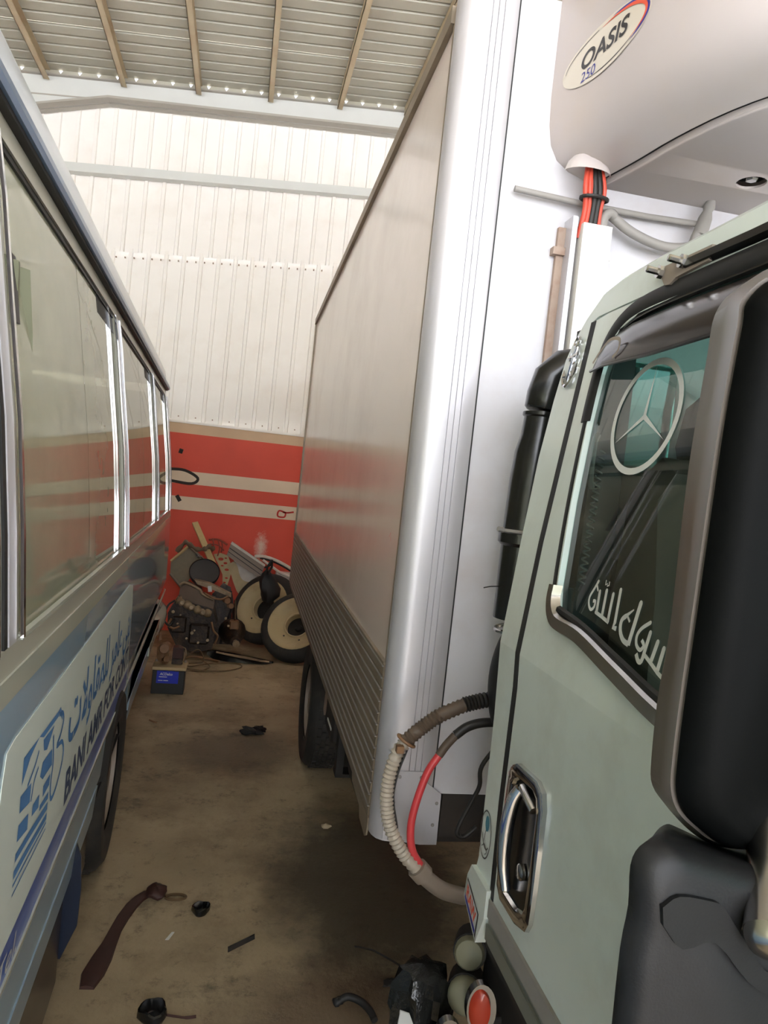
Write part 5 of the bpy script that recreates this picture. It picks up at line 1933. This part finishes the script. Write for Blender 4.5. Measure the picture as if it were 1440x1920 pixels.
# long folded channel
ch = thing('metal_channel', (0.15, 7.70, 0.66), 'long white and grey folded metal channel lying slanted on the scrap', 'channel')
c4 = [(-0.021, 1.029), (-0.054, 0.898), (0.311, 0.671), (0.343, 0.814)]
mb = MB()
mb.prism(c4, lambda u, v, d: (u * 1.03, 7.85 + d, v - 0.02), 0, 0.05)
obj('channel_web', mb, 'grey_steel', ch)
mb = MB()
mb.prism([(-0.025, 1.024), (0.343, 0.810), (0.352, 0.828), (-0.012, 1.046)], lambda u, v, d: (u * 1.03, 7.84 + d, v - 0.02), 0, 0.06)
obj('channel_flange', mb, 'white_steel', ch)
mb = MB()
mb.tube([(-0.035, 7.846, 0.96), (0.336, 7.846, 0.74)], 0.004, 5)
mb.tube([(-0.045, 7.846, 0.92), (0.326, 7.846, 0.697)], 0.003, 5)
obj('channel_crease', mb, 'disc', ch)

mb = MB()
fp = sp2([(-0.02, 0.80), (0.03, 0.845), (0.075, 0.80), (0.11, 0.70), (0.16, 0.645), (0.255, 0.635)], 4) + sp2([(0.31, 0.60), (0.36, 0.53), (0.30, 0.50), (0.20, 0.52), (0.118, 0.50), (0.06, 0.60), (0.02, 0.70)], 4)
mb.prism(fp, lambda u, v, d: (u * 1.03 - 0.01, 7.90 + d, v - 0.035), 0, 0.008)
tag(obj('fender_panel', mb, 'cream', smooth=40), 'cream curved fender panel between the engine and the spare wheels', 'panel')
mb = MB()
mb.prism([(0.02, 0.86), (0.30, 0.69), (0.36, 0.60), (0.25, 0.56), (0.12, 0.62), (0.08, 0.74)], lambda u, v, d: (u * 1.035, 7.93 + d, v - 0.035), 0, 0.006)
tag(obj('sheet_metal', mb, 'white_steel'), 'scuffed white sheet metal tucked under the slanted channel', 'sheet')

tr_ = thing('trim_hoop', (0.45, 7.85, 0.70), 'white curved trim hoop standing behind the black cover', 'trim')
mb = MB()
mb.tube(spline([(0.24, 7.9, 0.885), (0.30, 7.9, 0.893), (0.37, 7.9, 0.888), (0.49, 7.9, 0.855), (0.64, 7.9, 0.785), (0.8, 7.9, 0.68)], 5), 0.017, 6)
obj('upper_strip', mb, 'white_steel', tr_, 50)
mb = MB()
mb.tube(spline([(0.33, 7.84, 0.86), (0.42, 7.82, 0.805), (0.56, 7.80, 0.73), (0.8, 7.80, 0.66)], 5), 0.014, 6)
obj('lower_strip', mb, 'white_steel', tr_, 50)
mb = MB()
mb.tube(spline([(0.30, 7.92, 0.872), (0.42, 7.92, 0.852), (0.52, 7.92, 0.818), (0.64, 7.92, 0.76), (0.8, 7.92, 0.66)], 5), 0.012, 6)
obj('rubber_lip', mb, 'black', tr_, 50)

mb = MB()
for k_, (pts) in enumerate(([(-0.26, 7.93, 1.02), (-0.16, 7.92, 1.03), (-0.06, 7.9, 0.985)], [(-0.25, 7.9, 0.98), (-0.15, 7.9, 0.97), (-0.09, 7.9, 0.92)], [(-0.22, 7.92, 1.04), (-0.20, 7.88, 0.95), (-0.22, 7.86, 0.88)], [(-0.16, 7.92, 1.03), (-0.14, 7.88, 0.95), (-0.15, 7.86, 0.86)], [(-0.12, 7.92, 1.01), (-0.11, 7.9, 0.95), (-0.12, 7.9, 0.90)])):
    mb.tube(spline(pts, 5), 0.010 if k_ == 0 else 0.007, 6)
tag(obj('wire_basket', mb, 'redwire', smooth=60), 'rusty reddish wire frame behind the plank against the wall', 'frame')

bc = thing('crumpled_cover', (0.38, 7.28, 0.50), 'crumpled black plastic cover perched above the right spare wheel', 'cover')
mb = MB()
mb.loft([[(0.378 + rx * math.cos(q) * (1 + 0.2 * math.sin(3 * q + i)) + dx, 7.34 + 0.07 * math.sin(q) * (1 + 0.2 * math.cos(4 * q + i)), z) for q in [2 * PI * k / 14 for k in range(14)]]
         for i, (z, rx, dx) in enumerate(((0.50, 0.05, 0.02), (0.56, 0.09, 0.03), (0.64, 0.10, 0.02), (0.72, 0.085, 0.0), (0.78, 0.05, -0.01), (0.82, 0.02, -0.01)))])
obj('cover_shell', mb, 'black', bc, 40)
mb = MB()
mb.tube([(0.35, 7.28, 0.78), (0.355, 7.26, 0.86), (0.395, 7.26, 0.935)], 0.012, 5)
mb.tube([(0.395, 7.26, 0.935), (0.40, 7.27, 0.86), (0.375, 7.28, 0.80)], 0.012, 5)
mb.tube([(0.33, 7.27, 0.85), (0.37, 7.26, 0.87), (0.40, 7.26, 0.89)], 0.010, 5)
obj('cover_hook', mb, 'black', bc, 40)

cb = thing('cream_case', (0.58, 7.82, 0.53), 'cream metal case with a lid seam behind the right spare wheel', 'box')
mb = MB()
mb.box((0.485, 7.84, 0.59), (0.71, 7.96, 0.74), bev=0.006)
obj('case_lid', mb, 'white_steel', cb)
mb = MB()
mb.box((0.515, 7.845, 0.53), (0.705, 7.955, 0.584), bev=0.004)
obj('case_base', mb, 'cream', cb)


def spare(name, c, R, n_, label, cat):
    n_ = Vector(n_).normalized()
    t_ = tag(empty(name, (c[0], c[1], max(0.0, c[2] - R))), label, cat, None)
    mb = MB()
    prof = [(R * 0.60, 0.02), (R * 0.66, 0.055), (R * 0.80, 0.075), (R * 0.93, 0.065), (R * 0.985, 0.04), (R, 0.0), (R * 0.985, -0.06), (R * 0.9, -0.095), (R * 0.60, -0.08)]
    mb.lathe(prof, c, n_, 40)
    obj('tyre', mb, 'tyre', t_, 40)
    mb = MB()
    prof = [(R * 0.77, 0.068), (R * 0.75, 0.070), (R * 0.68, 0.060), (R * 0.60, 0.045), (R * 0.57, 0.03), (R * 0.40, 0.012), (R * 0.36, 0.018), (R * 0.34, 0.024), (R * 0.315, 0.020), (R * 0.305, -0.05)]
    prof = [(r * 1.0, h + 0.012) for r, h in prof]
    mb.lathe(prof, c, n_, 40)
    rm = obj('rim', mb, 'cream', t_, 40)
    mb = MB()
    mb.lathe([(0.0, -0.045), (R * 0.33, -0.045), (R * 0.33, -0.055), (0.0, -0.055)], c, n_, 24)  # dark disc added so the open centre hole looks shaded
    mb.lathe([(0.0, -0.02), (0.03, -0.02), (0.04, -0.045)], c, n_, 12)
    obj('hole_shade_disc', mb, 'dark', t_, 40)
    ref = Vector((0, 0, 1)); u_ = (ref - n_ * ref.dot(n_)).normalized(); w_ = n_.cross(u_)
    for k in range(3):
        q = 2 * PI * k / 6 + 2.5
        mb = MB()
        o_ = Vector(c) + n_ * 0.028 + (u_ * math.cos(q) + w_ * math.sin(q)) * R * 0.45
        mb.lathe([(0.010, 0.0), (0.010, 0.003), (0.0, 0.003)], o_, n_, 8)
        obj('bolt_hole', mb, 'black', rm)
    return t_


# sidewalls are painted with overspray: cream ring from bead to shoulder
spare('spare_wheel', (0.395, 7.57, 0.385), 0.38, (-0.52, -0.70, 0.42), 'left spare wheel with cream rim leaning behind the other wheel', 'wheel')
spare('spare_wheel', (0.70, 7.04, 0.325), 0.37, (-0.34, -0.72, 0.60), 'right spare wheel with cream rim leaning back beside the truck', 'wheel')
for c, n_, R in (((0.40, 7.42, 0.385), (-0.52, -0.70, 0.42), 0.38), ((0.70, 7.04, 0.325), (-0.34, -0.72, 0.60), 0.37)):
    pass

# trim piece on the floor
bp = thing('bumper_trim', (0.15, 6.86, 0.0), 'black and tan strip of bumper trim lying in front of the wheels', 'trim')
mb = MB()
mb.loft([[(x, y - w, z), (x, y - w * 0.6, z + h), (x, y + w * 0.6, z + h), (x, y + w, z)] for x, y, z, w, h in
         ((-0.14, 6.93, 0.03, 0.02, 0.02), (-0.08, 6.90, 0.01, 0.06, 0.06), (0.05, 6.86, 0.006, 0.08, 0.06), (0.25, 6.83, 0.005, 0.07, 0.045), (0.42, 6.82, 0.004, 0.05, 0.02), (0.48, 6.84, 0.004, 0.01, 0.01))])
obj('trim_body', mb, 'black_gloss', bp, 40)
mb = MB()
mb.loft([[(x, y - w, z), (x, y, z + 0.012), (x, y + w, z)] for x, y, z, w in
         ((-0.06, 6.85, 0.072, 0.02), (0.05, 6.81, 0.066, 0.035), (0.2, 6.79, 0.052, 0.04), (0.36, 6.78, 0.03, 0.03), (0.44, 6.80, 0.018, 0.01))])
obj('trim_face', mb, 'castal', bp, 40)

# coil of thin cable on the floor
mb = MB()
pts = spline([(-0.33, 6.60, 0.012), (-0.30, 6.45, 0.012), (-0.18, 6.40, 0.012), (-0.10, 6.55, 0.014), (-0.20, 6.72, 0.03), (-0.34, 6.70, 0.03), (-0.38, 6.52, 0.012), (-0.25, 6.42, 0.016), (0.0, 6.42, 0.012),
              (0.16, 6.55, 0.012), (0.17, 6.68, 0.012), (0.05, 6.72, 0.012), (-0.12, 6.62, 0.02), (-0.28, 6.50, 0.02), (-0.33, 6.62, 0.05), (-0.22, 6.80, 0.10), (-0.16, 6.70, 0.02), (-0.28, 6.56, 0.03)], 6)
mb.tube(pts, 0.006, 6)
tag(obj('cable_coil', mb, 'ring', smooth=60), 'loops of thin rusty cable spread on the floor before the engine', 'cable')
mb = MB()
mb.tube(spline([(-0.49, 7.03, 0.50), (-0.54, 6.95, 0.46), (-0.56, 6.86, 0.36), (-0.50, 6.83, 0.30), (-0.46, 6.86, 0.36)], 6), 0.010, 6)
obj('rubber_hose', mb, 'black', eng, 60)

# battery with scrap sitting on it
bt_ = thing('car_battery', (-0.385, 5.82, 0.0), 'black car battery with a blue label on the floor by the bus', 'battery')
mb = MB()
mb.box((-0.512, 5.72, 0.0), (-0.268, 5.90, 0.185), bev=0.004)
obj('battery_case', mb, 'battery', bt_)
mb = MB()
mb.box((-0.518, 5.714, 0.186), (-0.262, 5.906, 0.212), bev=0.004)
obj('battery_lid', mb, 'battery_top', bt_)
for xx in (-0.502, -0.280):
    mb = MB()
    mb.lathe([(0.012, 0), (0.010, 0.018), (0, 0.019)], (xx, 5.885, 0.212), (0, 0, 1), 10)
    obj('battery_post', mb, 'grey_steel', bt_, 40)
mb = MB()
mb.box((-0.478, 5.7185, 0.085), (-0.315, 5.7200, 0.182))
lb = obj('battery_label', mb, 'battery_blue', bt_)
t_, w_ = text_mb('ACDelco', lambda u, v: (u, v, 0), 0.020, shear=0.2, bold=0.0006)
k = 0.095 / w_
t_.v = [(-0.455 + p[0] * k, 5.7178, 0.148 + p[1]) for p in t_.v]
obj('label_lettering', t_, 'ink_white', lb)
t_, w_ = text_mb('AUTO PARTS', lambda u, v: (u, v, 0), 0.009)
mb = MB()
mb.box((-0.46, 5.7176, 0.132), (-0.40, 5.7184, 0.137))
mb.box((-0.465, 5.7176, 0.104), (-0.43, 5.7184, 0.109))
mb.box((-0.425, 5.7176, 0.104), (-0.39, 5.7184, 0.109))
obj('label_lines', mb, 'ink_white', lb)

al = thing('alternator', (-0.455, 5.80, 0.212), 'rusty brown alternator sitting on the car battery', 'alternator')
mb = MB()
mb.lathe([(0, 0), (0.03, 0), (0.045, 0.012), (0.045, 0.07), (0.03, 0.085), (0, 0.085)], (-0.445, 5.76, 0.345), (0.1, 1, 0), 16)
mb.blob((-0.455, 5.80, 0.292), (0.045, 0.045, 0.065), 3, amp=0.2)
obj('alternator_body', mb, 'bronze', al, 40)
mb = MB()
mb.lathe([(0.012, -0.012), (0.034, -0.012), (0.036, -0.006), (0.028, 0.0), (0.036, 0.006), (0.034, 0.012), (0.0, 0.012)], (-0.442, 5.742, 0.35), (0.1, -1, 0.1), 18)
obj('alternator_pulley', mb, 'bronze', al, 40)
mb = MB()
mb.blob((-0.425, 5.76, 0.258), (0.032, 0.03, 0.033), 8, amp=0.3)
mb.tube([(-0.49, 5.78, 0.40), (-0.482, 5.77, 0.46), (-0.478, 5.77, 0.41)], 0.010, 6)
obj('mounting_lug', mb, 'bronze', al, 40)
bxx = thing('brown_relay_box', (-0.345, 5.84, 0.212), 'small dark red brown box resting on the car battery lid', 'box')
mb = MB()
mb.box((-0.383, 5.80, 0.2145), (-0.298, 5.875, 0.26), bev=0.004)
obj('box_base', mb, 'engine', bxx)
mb = MB()
mb.prism([(-0.382, 0.26), (-0.299, 0.26), (-0.302, 0.335), (-0.335, 0.352), (-0.380, 0.345)], lambda u, v, d: (u, d, v), 5.80, 5.885)
obj('box_top', mb, 'strap', bxx)
mb = MB()
mb.tube(spline([(-0.295, 5.80, 0.25), (-0.278, 5.78, 0.30), (-0.285, 5.79, 0.345), (-0.31, 5.80, 0.355)], 5), 0.004, 6)
mb.tube(spline([(-0.30, 5.80, 0.235), (-0.288, 5.77, 0.27), (-0.292, 5.785, 0.32)], 5), 0.004, 6)
obj('box_wire', mb, 'castal', bxx, 50)

# ------------------------------------------------------------------ odds and ends on the floor
sp_ = thing('tow_strap', (-0.24, 2.78, 0.0), 'oily dark brown strap with a loop lying near the bus', 'strap')
cl = [(-0.332, 2.45, 0.045), (-0.326, 2.52, 0.075), (-0.312, 2.60, 0.07), (-0.300, 2.68, 0.052), (-0.291, 2.76, 0.044), (-0.276, 2.84, 0.046), (-0.255, 2.915, 0.046), (-0.232, 2.965, 0.042), (-0.205, 3.00, 0.04)]
mb = MB()
rr = []
for i, (x, y, w) in enumerate(cl):
    x0, y0, _ = cl[max(i - 1, 0)]
    x1, y1, _ = cl[min(i + 1, len(cl) - 1)]
    t = Vector((x1 - x0, y1 - y0, 0)).normalized()
    q = Vector((-t.y, t.x, 0)) * w * 0.52
    c = Vector((x, y, 0.0))
    rr.append([c + q, c + q * 0.9 + Vector((0, 0, 0.010)), c + Vector((0, 0, 0.014 + 0.004 * math.sin(i))), c - q * 0.9 + Vector((0, 0, 0.010)), c - q])
mb.loft(rr, cap=True)
obj('strap_web', mb, 'strap', sp_, 50)
mb = MB()
mb.blob((-0.168, 2.985, 0.022), (0.042, 0.05, 0.022), 4, 14, 8, 0.15)
obj('strap_knot', mb, 'strap', sp_, 50)
mb = MB()
mb.tube([(-0.090 + 0.040 * math.cos(q), 2.970 + 0.020 * math.sin(q), 0.006) for q in [2 * PI * k / 20 for k in range(20)]], 0.006, 6, closed=True)
obj('strap_ring', mb, 'ring', sp_, 50)


def crushed(name, c, r, seed, label, cat, m='black_gloss'):
    o = thing(name, (c[0], c[1], 0.0), label, cat)
    mb = MB()
    rnd = random.Random(seed)
    ph = rnd.uniform(0, 6)
    n = 18
    rg = []
    for z, q in ((0.0, 0.80), (r * 0.35, 1.0), (r * 0.75, 0.95), (r * 0.82, 0.82), (r * 0.45, 0.70), (r * 0.20, 0.45)):
        rg.append([(c[0] + r * q * (1 + 0.12 * math.sin(3 * a + ph + z * 9)) * math.cos(a), c[1] + r * q * (1 + 0.15 * math.sin(2 * a + ph)) * math.sin(a), z + 0.10 * r * math.sin(4 * a + ph)*(1 if z>0 else 0)) for a in [2 * PI * k / n for k in range(n)]])
    mb.loft(rg, cap=True)
    obj('cup_wall', mb, m, o, 35)
    mb = MB()
    mb.prism([(-0.5 * r, 0), (0.1 * r, 0.1 * r), (0.5 * r, -0.2 * r), (0.2 * r, -0.5 * r)], lambda u, v, d: (c[0] + u, c[1] + v, d + 0.25 * (u + v)), 0.30 * r, 0.38 * r)
    obj('torn_flap', mb, 'foil', o)
    return o


crushed('crushed_cup', (0.015, 2.87, 0), 0.036, 2, 'crushed black plastic cup on the concrete near the strap ring', 'cup')
c1 = crushed('plastic_cup', (-0.105, 2.31, 0), 0.046, 5, 'crumpled black cup with a thin brown stalk on the nearest floor', 'cup')
mb = MB()
mb.tube(spline([(-0.065, 2.31, 0.008), (-0.03, 2.303, 0.006), (0.0, 2.298, 0.005), (0.03, 2.30, 0.006)], 4), [0.004] * 8 + [0.005] * 5, 6)
obj('stalk', mb, 'strap', c1, 50)
mb = MB()
mb.blob((0.245, 4.92, 0.018), (0.075, 0.055, 0.022), 11, 12, 7, 0.35)
mb.blob((0.30, 4.97, 0.015), (0.045, 0.04, 0.018), 12, 10, 6, 0.3)
tag(obj('black_rag', mb, 'black', smooth=50), 'crumpled black scrap on the bare floor halfway to the heap', 'rag')
mb = MB()
mb.loft([[(0.125 + t * 0.10, 2.635 + t * 0.075 - 0.016, 0.001), (0.125 + t * 0.10, 2.635 + t * 0.075, h), (0.125 + t * 0.10, 2.635 + t * 0.075 + 0.018, 0.001)] for t, h in ((0, 0.004), (0.3, 0.012), (0.7, 0.010), (1.0, 0.003))])
tag(obj('rubber_strip', mb, 'dark'), 'short dark rubber strip lying flat on the stained concrete', 'strip')
mb = MB()
mb.tube(spline([(0.60, 2.63, 0.006), (0.66, 2.60, 0.010), (0.72, 2.55, 0.006), (0.77, 2.49, 0.008), (0.82, 2.46, 0.005)], 5), 0.004, 6)
tag(obj('thin_wire', mb, 'hose_dark', smooth=60), 'thin dark wire curving over the floor towards the wrapped filter', 'wire')
hk = thing('hose_piece', (0.55, 2.29, 0.0), 'curved piece of black hose on the floor near the wrapped filter', 'hose')
mb = MB()
mb.tube(spline([(0.50, 2.33, 0.018), (0.53, 2.335, 0.026), (0.57, 2.315, 0.022), (0.595, 2.28, 0.016), (0.605, 2.24, 0.012)], 5), 0.012, 8)
obj('hose_body', mb, 'black', hk, 50)
mb = MB()
mb.blob((0.493, 2.33, 0.014), (0.018, 0.018, 0.014), 3, 9, 6, 0.25)
obj('hose_end', mb, 'black', hk, 50)
mb = MB()
mb.blob((0.60, 3.58, 0.010), (0.026, 0.018, 0.012), 21, 9, 6, 0.2)
tag(obj('pebble', mb, 'pebble', smooth=60), 'single pale pebble on the dark floor beside the cargo box', 'pebble')
mb = MB()
mb.blob((0.70, 2.42, 0.008), (0.030, 0.022, 0.010), 31, 9, 6, 0.3)
tag(obj('dirt_clod', mb, 'dark', smooth=60), 'small dark clod of dirt below the thin wire', 'clod')
mb = MB()
mb.prism([(-0.105, 2.70), (-0.085, 2.745), (-0.075, 2.745), (-0.092, 2.70)], lambda u, v, d: (u, v, d), 0.001, 0.003)
tag(obj('foil_scrap', mb, 'ink_white'), 'tiny white foil scrap between the strap and the crushed cup', 'scrap')
mb = MB()
mb.tube(spline([(-0.445, 5.10, 0.005), (-0.42, 5.06, 0.010), (-0.39, 5.05, 0.006)], 4), 0.006, 6)
tag(obj('twig', mb, 'bronze', smooth=60), 'small rusty twig on the floor just ahead of the battery', 'twig')

# more scrap between the engine and the wheels
gb = thing('gearbox', (0.07, 7.16, 0.0), 'black oily gearbox casing squeezed between the engine and the left wheel', 'gearbox')
mb = MB()
mb.lathe([(0.0, 0.0), (0.05, 0.0), (0.06, 0.05), (0.075, 0.10), (0.10, 0.20), (0.13, 0.26), (0.135, 0.30), (0.0, 0.30)], (0.11, 6.95, 0.16), (-0.12, 0.95, 0.12), 18)
obj('bell_housing', mb, 'engine', gb, 40)
mb = MB()
mb.lathe([(0.022, 0.0), (0.022, 0.05), (0.034, 0.055), (0.034, 0.075), (0.0, 0.075)], (0.11, 6.955, 0.16), (0.12, -0.95, -0.12), 12)
obj('output_flange', mb, 'castal', gb, 40)
mb = MB()
mb.box((0.04, 7.06, 0.245), (0.13, 7.15, 0.335), bev=0.012)
obj('gear_cover', mb, 'bronze', gb)
mb = MB()
mb.tube([(0.085, 7.10, 0.33), (0.08, 7.08, 0.46), (0.07, 7.06, 0.54)], 0.009, 7)
obj('shift_lever', mb, 'chrome_dull', gb, 50)
mb = MB()
mb.tube(spline([(-0.40, 6.72, 0.012), (-0.28, 6.80, 0.03), (-0.15, 6.83, 0.015), (-0.02, 6.74, 0.012)], 5), 0.012, 7)
tag(obj('bent_pipe', mb, 'bronze', smooth=60), 'bent rusty pipe on the floor in front of the engine', 'pipe')

mb = MB()
mb.prism([(-0.22, 0.0), (0.05, 0.0), (0.06, 0.20), (0.05, 0.42), (0.02, 0.58), (-0.06, 0.62), (-0.16, 0.5)], lambda u, v, d: (u, 7.50 + d + 0.12 * v, v), 0, 0.012)
tag(obj('dented_sheet', mb, 'engine'), 'dark greasy steel sheet standing upright behind the gearbox', 'sheet')
mb = MB()
mb.tube(spline([(-0.03, 7.44, 0.02), (0.0, 7.42, 0.2), (0.05, 7.42, 0.40), (0.02, 7.46, 0.56)], 5), 0.014, 7)
tag(obj('radiator_hose', mb, 'black', smooth=60), 'black rubber hose leaning on the dark steel sheet', 'hose')
